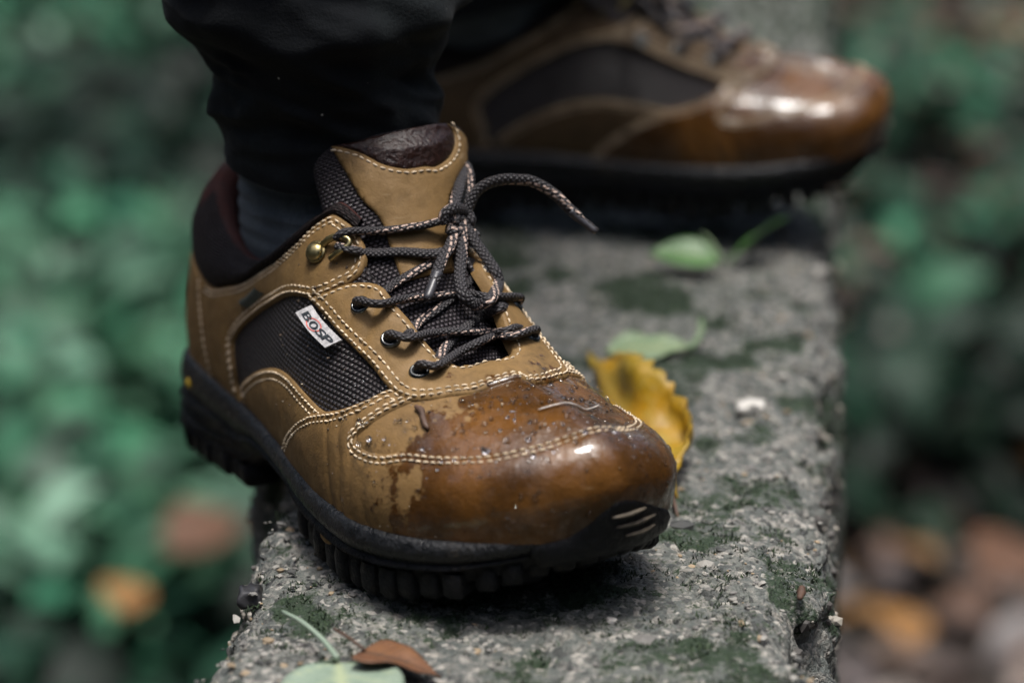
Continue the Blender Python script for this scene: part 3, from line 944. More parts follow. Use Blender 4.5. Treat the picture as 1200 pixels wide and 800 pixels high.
STITCH = {}
def panel(name, Pf, Nf, curves, h, mat, stitch=(), step=.0013, edge=.0011, scale=(S1, S2), puff=0.0, pitch=.0031, skirt=.0012):
    """one cut piece of leather on a surface: `curves` is the outline as a chain of curves in surface units,
    `stitch` lists (curve number, distance in from the edge). Rounded cut edge, dented along the seams."""
    C = [uv_resample(Pf, c, step) for c in curves]
    poly = np.vstack([c[:-1] if np.allclose(c[-1], C[(i + 1) % len(C)][0], atol=1e-6) else c for i, c in enumerate(C)])
    ccw = area2(poly * np.array(scale)) > 0
    runs = []
    for (ci, d) in stitch:
        o = offset_uv(Pf, Nf, C[ci], d, ccw)
        runs.append(uv_resample(Pf, o, .0006))
    lo, hi = poly.min(0), poly.max(0)
    nu = max(3, int((hi[0] - lo[0]) * scale[0] / step)); nv = max(3, int((hi[1] - lo[1]) * scale[1] / step))
    gu, gv = np.meshgrid(np.linspace(lo[0], hi[0], nu), np.linspace(lo[1], hi[1], nv), indexing='ij')
    g = np.c_[gu.ravel(), gv.ravel()]
    g[1::2, 1] += (hi[1] - lo[1]) / nv * .25
    # inside test
    ins = np.zeros(len(g), bool)
    x, y = g[:, 0], g[:, 1]
    for (ax, ay), (bx, by) in zip(poly, np.roll(poly, -1, 0)):
        c = ((ay > y) != (by > y)) & (x < (bx - ax) * (y - ay) / (by - ay + 1e-15) + ax)
        ins ^= c
    g = g[ins]
    b3 = Pf(poly[:, 0], poly[:, 1])
    if len(g):
        dist = min_dist(Pf(g[:, 0], g[:, 1]), b3)
        g = g[dist > step * .55]
    pts = np.vstack([poly, g])
    sc = np.array(scale)
    nb = len(poly)
    res = delaunay_2d_cdt([Vector(p) for p in pts * sc], [(i, (i + 1) % nb) for i in range(nb)], [], 1, 1e-7)
    co = np.array([v[:] for v in res[0]]) / sc
    fc = [tuple(f) for f in res[2]]
    p3 = Pf(co[:, 0], co[:, 1])
    dist = min_dist(p3, b3)
    rise = np.sqrt(np.clip(1 - (1 - np.clip(dist / edge, 0, 1)) ** 2, 0, 1))
    hh = h * (.55 + .45 * rise)
    hh = hh + (fbm(p3 * 75, 3, 61) - .5) * .0010 * sstep(0, .004, dist)
    if Pf is P:                              # soft folds where the foot bends
        xb = p3[:, 0] + .35 * p3[:, 2] + .012 * (fbm(p3 * 45, 2, 64) - .5)
        for x0, a0 in ((.206, .0006), (.2145, .0008), (.223, .0006), (.231, .0004)):
            hh = hh - a0 * np.exp(-((xb - x0) / .0017) ** 2) * sstep(0, .004, dist) * sstep(.35, .6, fbm(p3 * 40 + x0 * 90, 2, 66) + .12)
    if puff:
        hh = hh + puff * sstep(0, .012, dist)
    for r in runs:
        d = min_dist(p3, Pf(r[:, 0], r[:, 1]))
        hh = hh - .00032 * np.exp(-(d / .0008) ** 2)
    n3 = Nf(co[:, 0], co[:, 1])
    V = p3 + n3 * hh[:, None]
    F = [f if np.dot(np.cross(V[f[1]] - V[f[0]], V[f[2]] - V[f[0]]), n3[f[0]]) > 0 else f[::-1] for f in fc]
    # cut edge: a skirt down into what lies below
    cnt = {}
    for f in F:
        for a, b in zip(f, f[1:] + f[:1]):
            cnt[(a, b)] = 1
    bd = [(a, b) for (a, b) in cnt if (b, a) not in cnt]
    low = {}
    VV = list(V); UU = list(co * sc)
    for a, b in bd:
        for q in (a, b):
            if q not in low:
                low[q] = len(VV)
                VV.append(p3[q] - n3[q] * skirt); UU.append(co[q] * sc)
    F += [(b, a, low[a], low[b]) for a, b in bd]
    me = mesh(name, np.array(VV), F, np.array(UU))
    me.materials.append(mat)
    for (ci, d), r in zip(stitch, runs):
        STITCH.setdefault(name, []).append((Pf, Nf, r, h, pitch))
    return me

def stitch_mesh(name, runs):
    bag = Bag()
    for Pf, Nf, uv, h, pitch in runs:
        c = on(Pf, Nf, uv, np.full(len(uv), h))
        n = Nf(uv[:, 0], uv[:, 1])
        d = np.r_[0, np.cumsum(np.linalg.norm(np.diff(c, axis=0), axis=1))]
        k = int(d[-1] / pitch)
        for i in range(k):
            s = (i + .5) * pitch + rng.normal(0, .00012)
            L = pitch * .76
            ss = s + np.array([-.5, -.3, 0, .3, .5]) * L
            p = np.stack([np.interp(ss, d, c[:, q]) for q in range(3)], 1)
            nn = np.stack([np.interp(s, d, n[:, q]) for q in range(3)])
            p = p + nn[None] * np.array([-.00045, -.00005, .00012, -.00005, -.00045])[:, None]
            T = p[-1] - p[0]; T /= np.linalg.norm(T) + 1e-12
            b = np.cross(nn, T) * rng.normal(0, .00010)
            p = p + b * np.array([-1, -.6, 0, .6, 1])[:, None]
            v, f, _ = tube(p, np.array([.00018, .00036, .00041, .00036, .00018]), 5, 1.0, True, nn)
            bag.add(v, f)
    return bag.mesh(name)

Q = {k: np.asarray(v, float) for k, v in PAT.items()}
QT = {k: np.asarray(v, float) for k, v in TPAT.items()}
PIECES = {}

def seg(*pts):
    return crv(pts, 8)

def shoe_parts():
    R = []                                # (name, mesh, parent name or None, kind)
    def put(name, me, mat=None, under=None, **props):
        if mat is not None and not me.materials:
            me.materials.append(mat)
        R.append((name, me, under, props))
    # --- woven under-layer of the whole upper
    tt = np.linspace(0, 1, 241)[:-1]
    ww = np.linspace(-.06, .985, 36)
    TT, WW = np.meshgrid(tt, ww, indexing='ij')
    base = P(TT, WW).reshape(-1, 3)
    inner = P(TT, WW).reshape(-1, 3) - N(TT, WW).reshape(-1, 3) * .002
    f = grid_faces(240, 36, True)
    n0 = len(base)
    ring = [(i * 36 + 35, ((i + 1) % 240) * 36 + 35, n0 + ((i + 1) % 240) * 36 + 35, n0 + i * 36 + 35) for i in range(240)]
    F = np.vstack([f, f[:, ::-1] + n0, np.array(ring)])
    g3 = P(TT, WW)
    mu = np.r_[0, np.cumsum(np.linalg.norm(np.diff(g3[:, 17], axis=0), axis=1))]
    mv = np.concatenate([np.zeros((240, 1)), np.cumsum(np.linalg.norm(np.diff(g3, axis=1), axis=2), axis=1)], 1)
    uvb = np.c_[np.repeat(mu, 36), mv.ravel()]
    put('woven_upper', mesh('woven_upper', np.vstack([base, inner]), F, np.vstack([uvb, uvb])), M['mesh'])
    # --- leather pieces
    def both(name, curves, h, mat, stitch, **kw):
        put(name, panel(name, P, N, curves, h, mat, stitch, **kw))
        put(name, panel(name, P, N, [mir(c) for c in curves], h, mat, stitch, **kw))
    side = [crv(Q['side_top'], 10), seg(Q['side_top'][-1], (.289, .40), (.255, .22), (.222, -.03)), seg((.222, -.03), (.18, -.03), (.128, -.03)), seg((.128, -.03), Q['side_top'][0])]
    both('side_panel', side, .0012, M['leather'], [(0, .0014), (0, .0042)], puff=.0006)
    we, sf, cs, cf = crv(Q['window_edge'], 10), crv(Q['strap_front'], 10), crv(Q['collar_seam'], 10), crv(Q['counter_front'], 6)
    strap = [seg((.03, -.03), (.08, -.03), (.139, -.03)), seg((.139, -.03), Q['counter_front'][0]), cf, we, sf, cs, seg(Q['collar_seam'][-1], (.05, .575), (.03, .58)), seg((.03, .58), (.03, .3), (.03, -.03))]
    both('quarter_strap', strap, .0018, M['leather'], [(3, .0014), (3, .0038), (4, .0016), (4, .0036), (5, .0014), (5, .0032)], puff=.0005)
    bs = crv(np.vstack([[(.074, .575)], Q['backstay'], [(.096, -.03)]]), 8)
    neg = lambda c: np.c_[-c[:, 0], c[:, 1]]
    back = [bs, seg(bs[-1], (0, -.03), neg(bs)[-1]), neg(bs)[::-1], seg(neg(bs)[0], (0, .60), bs[0])]
    put('backstay', panel('backstay', P, N, back, .0026, M['leather'], [(0, .0014), (2, .0014)]))
    vb = crv([(.352, .80), (.332, .69), (.318, .52), (.319, .41), (.34, .385), (.37, .455), (.41, .50), (.46, .515), (.5, .53)], 8)
    vt = crv([(.5, .975), (.45, .955), (.40, .895), (.37, .84), (.352, .80)], 8)
    vamp = [vb, mir(vb)[::-1], mir(vt)[::-1], vt]
    put('vamp', panel('vamp', P, N, vamp, .0011, M['leather_toe'], [], puff=.0004))
    mr, mi = crv(np.vstack([[(.197, -.03)], Q['mud_rear']]), 10), crv(np.vstack([Q['mud_inner'][:-1], [(.5, .5835)]]), 10)
    top = seg(Q['mud_rear'][-1], Q['mud_inner'][0])
    mud = [mr, top, mi, mir(mi)[::-1], mir(top)[::-1], mir(mr)[::-1], seg((.803, -.03), (.65, -.03), (.5, -.03), (.35, -.03), (.197, -.03))]
    put('toe_guard', panel('toe_guard', P, N, mud, .0022, M['leather_toe'], [(0, .0014), (0, .0036), (2, .0014), (2, .0034), (3, .0014), (3, .0034), (5, .0014), (5, .0036)], puff=.0005))
    eo = crv(np.vstack([Q['eye_out'][:-1], [(.5, .926)]]), 10)
    et, th = crv(Q['eye_top'], 8), crv(np.vstack([Q['throat'], [(.5, 1.01)]]), 10)
    em = crv(np.vstack([Q['eye_out'][:-2], [(.452, .884)], [(.520, .888)], [(.575, .868)], [(.612, .828)], mir(Q['eye_out'][:9])[::-1]]), 10)
    eye = [em, mir(et), mir(th), th[::-1], et[::-1]]
    put('eyestay', panel('eyestay', P, N, eye, .0029, M['leather'], [(0, .0015), (0, .0040), (1, .0020), (2, .0022), (3, .0022), (4, .0020)], puff=.0003, skirt=.002))
    # --- tongue, a padded slab
    nu, nv = 41, 61
    uu, vv = np.meshgrid(np.linspace(-1.06, 1.06, nu), np.linspace(-.02, 1.0, nv), indexing='ij')
    rim = np.sqrt(np.clip(1 - (np.abs(uu) / 1.06) ** 6, 0, 1)) * np.sqrt(np.clip(1 - np.clip((vv - .93) / .07, 0, 1) ** 2, 0, 1))
    pt, nt = PT(uu, vv), NT(uu, vv)
    topd = .0035 * sstep(.75, 1, vv)[..., None] * np.array([-1.0, 0, .1])
    a = (pt + nt * (.0030 * rim[..., None]) + topd).reshape(-1, 3)
    b = (pt - nt * (.0040 * rim[..., None]) + topd).reshape(-1, 3)
    f = grid_faces(nu, nv)
    put('tongue', mesh('tongue', np.vstack([a, b]), np.vstack([f, f[:, ::-1] + len(a)]), np.tile(np.c_[uu.ravel() * .031, vv.ravel() * .13], (2, 1))), M['tongue_mesh'])
    def PTo(u, v):
        u, v = np.broadcast_arrays(np.asarray(u, float), np.asarray(v, float))
        return PT(u, v) + NT(u, v) * .0028 + .0035 * sstep(.75, 1, v)[..., None] * np.array([-1.0, 0, .1])
    sc_ = crv(QT['scoop'], 8)
    lt = crv(np.vstack([QT['patch_left'][:-1], [(-.42, .56), (-.40, .45)]]), 8)
    rt = crv(np.vstack([QT['patch_right'][:-2], [(.36, .60), (.34, .45)]]), 8)
    patch = [sc_, rt, seg(rt[-1], lt[-1]), lt[::-1]]
    put('tongue_patch', panel('tongue_patch', PTo, NT, patch, .0016, M['leather'], [(0, .0016)], scale=(.035, .13), puff=.0005), under='tongue')
    cap = [sc_, seg(QT['scoop'][-1], (.2, 1.0), (-.2, .985), (-.55, .975), QT['scoop'][0])]
    put('tongue_cap', panel('tongue_cap', PTo, NT, cap, .0009, M['tongue_cap'], [], scale=(.035, .13), puff=.0026), under='tongue')
    # --- padded collar rolled over the ankle opening
    cl = crv(Q['collar_seam'][::-1], 10)
    cl = np.vstack([cl[cl[:, 0] > .078], [[.2262, 1.036], [.2374, 1.0475]]])
    tl = np.linspace(0, .238, 66)
    sl = np.interp(tl, np.r_[0, .04, cl[:, 0]], np.r_[.60, .575, cl[:, 1]])
    tl = np.r_[-tl[::-1], tl[1:]]; sl = np.r_[sl[::-1], sl[1:]]
    rows, uvr = [], []
    for t, s in zip(tl, sl):
        q = abs(t)
        thin = 1 - .62 * float(sstep(.15, .235, q))
        fr = np.array([0, .04, .12, .25, .4, .55, .7, .84, .94])
        top_w = max(1.0, s + .035)
        w = s + (top_w - s) * fr
        puff = np.array([-.001, .0016, .0030, .0040, .0044, .0042, .0036, .0026, .0014]) * thin
        p = P(np.full(9, t), w) + N(np.full(9, t), w) * puff[:, None]
        n = N(t, min(1.0, s)); n = np.array([n[0], n[1], 0]); n /= np.linalg.norm(n)
        T = P(t, top_w)
        k = thin
        roll = np.array([T + np.array([0, 0, .0022 * k]) - n * .0012 * k, T + np.array([0, 0, .0022 * k]) - n * .0045 * k, T - n * .0075 * k - np.array([0, 0, .0005]), T - n * .0092 * k - np.array([0, 0, .006]), T - n * .0095 * k - np.array([0, 0, .018]), T - n * .008 * k - np.array([0, 0, .035]), T - n * .004 - np.array([0, 0, .055])])
        rows.append(np.vstack([p, roll]))
        lens = np.r_[0, np.cumsum(np.linalg.norm(np.diff(rows[-1], axis=0), axis=1))]
        uvr.append(np.c_[np.full(16, t * S1), lens])
    rows = np.array(rows)
    # soft creases round the padding
    cr_ = fbm(rows[:, :11].reshape(-1, 3) * np.array([60, 60, 140]), 3, 5).reshape(len(rows), 11) - .5
    nn = np.array([N(t, .9) for t in tl])
    rows[:, 1:9] += nn[:, None, :] * cr_[:, 1:9, None] * .0014
    me = mesh('collar', rows.reshape(-1, 3), grid_faces(len(rows), 16), np.array(uvr).reshape(-1, 2))
    me.materials.append(M['collar']); me.materials.append(M['lining'])
    mi_ = np.zeros(len(me.polygons), dtype=np.int32)
    j = np.arange(len(me.polygons)) % 15
    mi_[j >= 9] = 1
    i = np.arange(len(me.polygons)) // 15
    tm = np.abs(tl[np.clip(i, 0, len(tl) - 1)])
    mi_[(j >= 6) & (tm < .05)] = 1
    me.polygons.foreach_set('material_index', mi_)
    put('collar', me)
    # --- seams
    for nm, runs in STITCH.items():
        put('stitching', stitch_mesh('stitching', runs), M['thread'], None, kind='stuff')
    # --- footbed, closes the shoe below
    tt = np.linspace(0, 1, 97)[:-1]
    o = P(tt, np.full(96, .0))
    cen = np.c_[np.clip(o[:, 0], .03, .25), np.zeros(96), o[:, 2]]
    put('insole', mesh('insole', np.vstack([o, o * .5 + cen * .5, cen]), [(i, (i + 1) % 96, 96 + (i + 1) % 96, 96 + i) for i in range(96)] + [(96 + i, 96 + (i + 1) % 96, 192 + (i + 1) % 96, 192 + i) for i in range(96)]), M['lining'])
    # --- sole
    n = 320
    tt = np.linspace(0, 1, n + 1)[:-1]
    o = P(tt, np.zeros(n))
    tg_ = np.roll(o, -1, 0) - np.roll(o, 1, 0); tg_[:, 2] = 0
    tg_ /= np.linalg.norm(tg_, axis=1, keepdims=True)
    out = np.c_[tg_[:, 1], -tg_[:, 0], np.zeros(n)]
    if np.sum((o - o.mean(0)) * out) < 0:
        out = -out
    def bottom(x):                         # underside of the lugs: heel block, arch, ball, toe spring
        return np.interp(x, [-.02, .0, .03, .080, .094, .115, .140, .158, .19, .225, .255, .285, .30], [.004, .002, 0, .001, .0125, .0145, .0125, .0035, 0, .002, .008, .018, .023])
    back_ = np.exp(-((np.minimum(tt, 1 - tt)) / .085) ** 2)         # heel
    front_ = np.exp(-((tt - .515) / .085) ** 4)
    zb = bottom(o[:, 0])
    zb = np.where(o[:, 1] > 0, np.where((o[:, 0] > .08) & (o[:, 0] < .17), np.minimum(zb, .0035), zb), zb)      # the inner arch comes down lower
    def side_pt(k, d, fr, dz=0.0):
        """fr 0 at the upper, 1 at the tread"""
        z = o[k, 2] + (zb[k] - o[k, 2]) * fr + dz
        fl = back_[k] * (.001 + .006 * min(1, fr * 1.4)) - front_[k] * (.0032 + .006 * fr) - .0035 * max(0, fr - .35) * (1 - back_[k])
        return np.array([o[k, 0], o[k, 1], 0]) + out[k] * (d + fl) + np.array([0, 0, z])
    prof = [(-.005, 0, .0026), (.0008, 0, .0034), (.0028, 0, .0031), (.0043, 0, .0017), (.0051, .05, 0), (.0052, .12, 0), (.0047, .19, 0), (.0036, .26, 0), (.0026, .31, 0)]
    rows = []
    for k in range(n):
        r = [side_pt(k, d, fr, dz) for d, fr, dz in prof]
        for q in np.linspace(.34, .74, 13):
            heel = back_[k] ** .5
            wob = .012 * math.sin(tt[k] * 60)
            rib = .0017 * math.sin((q + wob * 2.2 + .10 * o[k, 0] / .08) * 2 * math.pi / .125) * heel
            flange = (.0012 * math.exp(-((q - .40) / .03) ** 2) - .0030 * float(sstep(.42, .50, q))) * (1 - heel) * (1 - front_[k])
            r.append(side_pt(k, .0034 + rib + flange - .003 * max(0, q - .5) * (1 - heel), q))
        r.append(side_pt(k, -.0015, .78 + .08 * back_[k]))
        r.append(side_pt(k, -.012, .80 + .08 * back_[k]))
        r.append(np.array([np.clip(o[k, 0], .03, .25), o[k, 1] * .3, r[-1][2]]))
        r.append(np.array([np.clip(o[k, 0], .03, .25), 0, r[-1][2] + .002]))
        rows.append(r)
    rows = np.array(rows)
    split = 8
    put('midsole', mesh('midsole', rows[:, :split + 1].reshape(-1, 3), grid_faces(n, split + 1, True, True)), M['midsole'])
    sub = rows[:, split:]
    put('outsole', mesh('outsole', sub.reshape(-1, 3), grid_faces(n, sub.shape[1], True, True)), M['rubber'])
    # tread lugs: chamfered blocks round the edge and two rows inside
    arc = np.r_[0, np.cumsum(np.linalg.norm(np.roll(o, -1, 0) - o, axis=1))]
    total = arc[-1]
    nl = int(total / .0100)
    def block(w, d, hgt, taper=.8):
        v = []
        for z, s in ((0, .92), (-hgt * .25, 1.0), (-hgt * .82, .97), (-hgt, taper)):
            for a in np.linspace(0, 2 * np.pi, 12, endpoint=False):
                ca, sa = math.cos(a), math.sin(a)
                e = .34
                v.append((math.copysign(abs(ca) ** e, ca) * w * .5 * s, math.copysign(abs(sa) ** e, sa) * d * .5 * s, z))
        f = [(i + r * 12, (i + 1) % 12 + r * 12, (i + 1) % 12 + r * 12 + 12, i + r * 12 + 12)[::-1] for r in range(3) for i in range(12)]
        f.append(tuple(36 + i for i in range(12))[::-1])
        return np.array(v), f
    bv, bf = block(.0082, .015, .0105)
    for i in range(nl):
        s = (i + .5) / nl * total
        k = int(np.searchsorted(arc, s) % n)
        arch = .088 < o[k, 0] < .150 and o[k, 1] < 0
        top_f = .72 if (arch or o[k, 0] < .09) else .50
        zt = o[k, 2] + (zb[k] - o[k, 2]) * top_f
        c = side_pt(k, -.0052 if o[k, 0] < .15 else -.0042, .7)
        if arch:
            continue
        hg = zt - zb[k]
        Rm = np.c_[tg_[k], out[k], [0, 0, 1]]
        jit = rng.normal(0, .0004, 2)
        v = bv * np.array([1 + rng.normal(0, .05), 1 + .12 * (i % 2), hg / .0105]) @ Rm.T + np.array([c[0] + jit[0], c[1] + jit[1], zt])
        put('lug', mesh('lug', v, bf), M['rubber'], 'outsole')
    bv2, bf2 = block(.014, .018, .008)
    for x in np.arange(.02, .27, .021):
        for sy in (-1, 1):
            if .09 < x < .125:
                continue
            z = float(bottom(x))
            v = bv2 @ np.array([[.9, .3 * sy, 0], [-.3 * sy, .9, 0], [0, 0, 1]]) + np.array([x, sy * .014, z + .008])
            put('lug', mesh('lug', v, bf2), M['rubber'], 'outsole')
    # toe bumper with three worn ridges
    bu = crv(np.vstack([[(.458, -.125)], [(.452, -.04)], Q['bumper'], [(.548, -.04)], [(.545, -.125)]]), 8)
    def Pb(u, v):
        u, v = np.broadcast_arrays(np.asarray(u, float), np.asarray(v, float))
        dn = np.clip(-v, 0, 1)
        return P(u, np.maximum(v, 0)) + N(u, np.full_like(u, .05)) * (.0006 - .012 * dn)[..., None] - np.array([0, 0, .085]) * dn[..., None]
    put('toe_bumper', panel('toe_bumper', Pb, N, [bu, seg(bu[-1], (.5, -.135), bu[0])], .0026, M['rubber'], [], edge=.0028, skirt=.004, puff=.0006))
    for rr in ('ridge1', 'ridge2', 'ridge3'):
        c = uv_resample(Pb, crv(Q[rr], 8), .001)
        p = on(Pb, N, c, np.full(len(c), .0032))
        v, f, _ = tube(p, .0008 * np.sin(np.linspace(.2, math.pi - .2, len(p))) + .0002, 6, .8)
        put('ridge', mesh('ridge', v, f), M['rubber_worn'], 'toe_bumper')
    # yellow rubber inlays
    for t, fr, w in ((.066, .16, .0062), (.285, .50, .012)):
        k = int(t * n)
        c = side_pt(k, .0046 if fr < .3 else .0022, fr)
        v, f = ico(2)
        Rm = np.c_[tg_[k], out[k], [0, 0, 1]]
        put('inlay', mesh('inlay', v * np.array([w * .5, .0012, .0024]) @ Rm.T + c, f), M['yellow'] if fr < .3 else M['mud'], 'midsole' if fr < .3 else 'outsole')
    # --- eyelets, both sides
    for side_ in (0, 1):
        for (t, w) in (Q['eyelets_med'] if side_ else Q['eyelets']):
            c = P(t, w); nrm = N(t, w)
            e1 = P(t + 1e-3, w) - P(t - 1e-3, w); e1 /= np.linalg.norm(e1); e2 = np.cross(nrm, e1)
            a = np.linspace(0, 2 * np.pi, 28)[:-1]
            pr = [(.0021, .0012), (.0022, .0032), (.0024, .0039), (.0029, .0042), (.0035, .0039), (.0039, .0029)]
            v = np.array([c + e1 * r * math.cos(x) + e2 * r * math.sin(x) + nrm * z for x in a for r, z in pr])
            put('eyelet', mesh('eyelet', v, grid_faces(27, 6, True, True)), M['nickel'], 'eyestay')
            vv_ = np.array([c + nrm * .0033] + [c + nrm * .0033 + (e1 * math.cos(x) + e2 * math.sin(x)) * .0022 for x in a])
            put('eyelet_hole', mesh('eyelet_hole', vv_, [(0, 1 + i, 1 + (i + 1) % 27) for i in range(27)]), M['ink'], 'eyestay')
    # --- brass lace hooks, both sides
    hl = resample(crv(LACE['hook_loop'], 8), .0006)
    hd = np.array(LACE['hook_dome'][0])
    hn = N(*Q['hook'][0])
    for sgn in (1, -1):
        k3 = np.array([1, sgn, 1.0])
        bag = Bag()
        v, f, _ = tube(hl * k3, .0011, 8, 1.25)
        bag.add(v, f)
        v, f = ico(3)
        nn = hn * k3
        e1 = np.cross(nn, [0, 0, 1]); e1 /= np.linalg.norm(e1); e2 = np.cross(nn, e1)
        c = hd * k3 + nn * .0030
        bag.add(v @ np.array([e1 * .0036, e2 * .0036, nn * .0024]) + c, f)
        bag.add(v @ np.array([e1 * .0044, e2 * .0044, nn * .0009]) + c - nn * .0004, f)
        put('lace_hook', bag.mesh('lace_hook'), M['brass'])
    # --- lace
    bag = Bag()
    R_ = .0023
    for nm, pts in LACE.items():
        if nm.startswith('hook_loop') or nm.startswith('hook_dome') or nm == 'cord_bits':
            continue
        if nm in ('eyelet1', 'eyelet2', 'eyelet3'):         # the cord comes up out of its eyelet
            pts = np.array(pts, float)
            e_ = Q['eyelets'][3 - int(nm[-1])]
            b_, n_ = P(*e_), N(*e_)
            pts[0] = b_ + n_ * .0005
            pts[1] = b_ + n_ * .0058 + (pts[2] - b_) * .10
            if nm != 'eyelet2':
                e_ = Q['eyelets_med'][0 if nm == 'eyelet1' else 1]
                b_, n_ = P(*e_), N(*e_)
                pts[-1] = b_ + n_ * .0005
                pts[-2] = b_ + n_ * .0058 + (pts[-3] - b_) * .10
        c = resample(crv(pts, 10), .0009)
        c = c + (fbm(c * 160 + 3, 2, 9)[:, None] - .5) * .0008
        rr = np.full(len(c), R_ * (.92 if nm.startswith('cross') else 1.0))
        if nm in ('end_left', 'end_right'):
            rr[-11:] *= np.r_[np.linspace(1, .6, 4), np.full(7, .6)]
        v, f, u = tube(c, rr, 14, .68)
        u[:, 0] += (sum(map(ord, nm)) % 17) * .0071
        bag.add(v, f, u)
    put('lace', bag.mesh('lace'), M['lace'])
    for nm in ('end_left', 'end_right'):
        c = resample(crv(LACE[nm], 10), .0009)
        v, f, _ = tube(c[-15:] + np.linspace(0, 1, 15)[:, None] * 0, np.r_[np.linspace(R_ * 1.03, R_ * .82, 4), np.full(9, R_ * .80), R_ * .74, R_ * .5], 12, .85)
        put('aglet', mesh('aglet', v, f), M['aglet'], 'lace')
    # --- sewn labels on the outer side
    A, B, C_, D = [np.asarray(q) for q in PAT['tag']]
    def tagp(s, r, h):                     # s along the writing, r up the letters
        uvp = (A * (1 - s) + D * s) * (1 - r) + (B * (1 - s) + C_ * s) * r
        return P(*uvp) + N(*uvp) * h
    nS, nR = 13, 7
    up_ = lambda s, r: .0030 + .0016 * (1 - r) + .0006 * math.sin(s * 3.1)
    tv = np.array([tagp(s, r, up_(s, r)) for s in np.linspace(0, 1, nS) for r in np.linspace(0, 1, nR)])
    tv2 = np.array([tagp(s, r, up_(s, r) - .0007) for s in np.linspace(0, 1, nS) for r in np.linspace(0, 1, nR)])
    f = grid_faces(nS, nR)
    rimf = []
    loop = [i * nR for i in range(nS)] + [(nS - 1) * nR + j for j in range(1, nR)] + [i * nR + nR - 1 for i in range(nS - 2, -1, -1)] + [j for j in range(nR - 2, 0, -1)]
    for a, b in zip(loop, loop[1:] + loop[:1]):
        rimf.append((a, a + len(tv), b + len(tv), b))
    put('label_tag', mesh('label_tag', np.vstack([tv, tv2]), [tuple(q) for q in f] + [tuple(q[::-1] + len(tv)) for q in f] + rimf, smooth=False), M['tag'])
    cu = bpy.data.curves.new('writing', 'FONT')
    cu.size = 1.0
    cu.resolution_u = 4
    for ch, s0, sw in (('B', .10, .20), ('O', .345, .19), ('S', .585, .17), ('P', .77, .18)):
        cu.body = ch
        to = bpy.data.objects.new('writing', cu)
        COL.objects.link(to)
        bpy.context.view_layer.update()
        tm = to.to_mesh()
        v = np.array([q.co[:] for q in tm.vertices]); fcs = [tuple(p_.vertices) for p_ in tm.polygons]
        to.to_mesh_clear()
        bpy.data.objects.remove(to)
        v = (v - v.min(0)) / (v.max(0) - v.min(0) + 1e-9)
        # bold: thicken by stretching a doubled copy
        for dx in (0, .018):
            vv_ = np.array([tagp(s0 + q[0] * sw + dx, .26 + q[1] * .44, up_(s0 + q[0] * sw, .26 + q[1] * .44) + .00030 + dx * .004) for q in v])
            put('letter', mesh('letter', vv_, fcs, smooth=False), M['ink'], 'label_tag')
    ring = []
    for i in range(40):
        a = 2 * math.pi * i / 40
        for r in (.31, .365):
            ring.append(tagp(.44 + math.cos(a) * r * .52, .48 + math.sin(a) * r, up_(.44 + math.cos(a) * r * .52, .48 + math.sin(a) * r) + .00022))
    put('ring_mark', mesh('ring_mark', ring, [(2 * i, 2 * i + 1, (2 * i + 3) % 80, (2 * i + 2) % 80) for i in range(40)], smooth=False), M['red_ink'], 'label_tag')
    g4 = [np.asarray(q) for q in PAT['green_tag']]
    def gp(s, r, h):
        uvp = (g4[0] * (1 - s) + g4[1] * s) * (1 - r) + (g4[3] * (1 - s) + g4[2] * s) * r
        return P(*uvp) + N(*uvp) * h
    gv = np.array([gp(s, r, .0022 + .0022 * math.sin(math.pi * r)) for s in np.linspace(0, 1, 8) for r in np.linspace(0, 1, 8)])
    put('fold_label', mesh('fold_label', gv, grid_faces(8, 8, False, True)), M['green_tag'])
    return R

SHADED = {M['leather']: M['leather_shaded'], M['leather_toe']: M['leather_toe_wet_shaded']}
def build_shoe(name, parts, loc, ang, mirror, size, label, skip=()):
    yaw, pit, rol = ang
    root = empty(name, label=label, category='shoe', group='the pair of hiking shoes')
    cy, sy, cp, sp, c, s = math.cos(yaw), math.sin(yaw), math.cos(pit), math.sin(pit), math.cos(rol), math.sin(rol)
    Rm = np.array([[cy, -sy, 0], [sy, cy, 0], [0, 0, 1]]) @ np.array([[cp, 0, -sp], [0, 1, 0], [sp, 0, cp]]) @ np.array([[1, 0, 0], [0, c, -s], [0, s, c]])
    root.matrix_world = Matrix.Translation(Vector(loc)) @ Matrix(Rm.tolist()).to_4x4() @ Matrix.Scale(size, 4)
    made = {}
    for nm, me, under, props in parts:
        if nm in skip or under in skip:
            continue
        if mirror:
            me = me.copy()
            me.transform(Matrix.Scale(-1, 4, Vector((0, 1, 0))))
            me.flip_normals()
            for k_, mm in enumerate(me.materials):          # far shoe: same leather with shade put into its colour, toe also wet
                if mm in SHADED:
                    me.materials[k_] = SHADED[mm]
        o = obj(nm, me, None, made[under] if under else root, **props)
        made.setdefault(nm, o)
    return root, Rm

parts = shoe_parts()
SIZE = .984
shoe_near, RN = build_shoe('hiking_shoe', parts, (-.116, 1.003, -.0135), (rad(-58.09), rad(4.37), rad(.56)), False, SIZE,
                           'in-focus brown leather hiking shoe with white sewn label, heel hanging off the ledge')
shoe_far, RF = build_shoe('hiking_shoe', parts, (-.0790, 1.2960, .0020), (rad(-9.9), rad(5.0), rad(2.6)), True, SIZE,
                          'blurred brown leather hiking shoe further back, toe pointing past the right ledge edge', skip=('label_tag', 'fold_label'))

def near(p):                                # shoe metres -> world, right shoe
    return np.asarray(p, float) * SIZE @ RN.T + np.array([-.116, 1.003, -.0135])
def far(p):
    return np.asarray(p, float) * np.array([1, -1, 1]) * SIZE @ RF.T + np.array([-.0790, 1.2960, .0020])

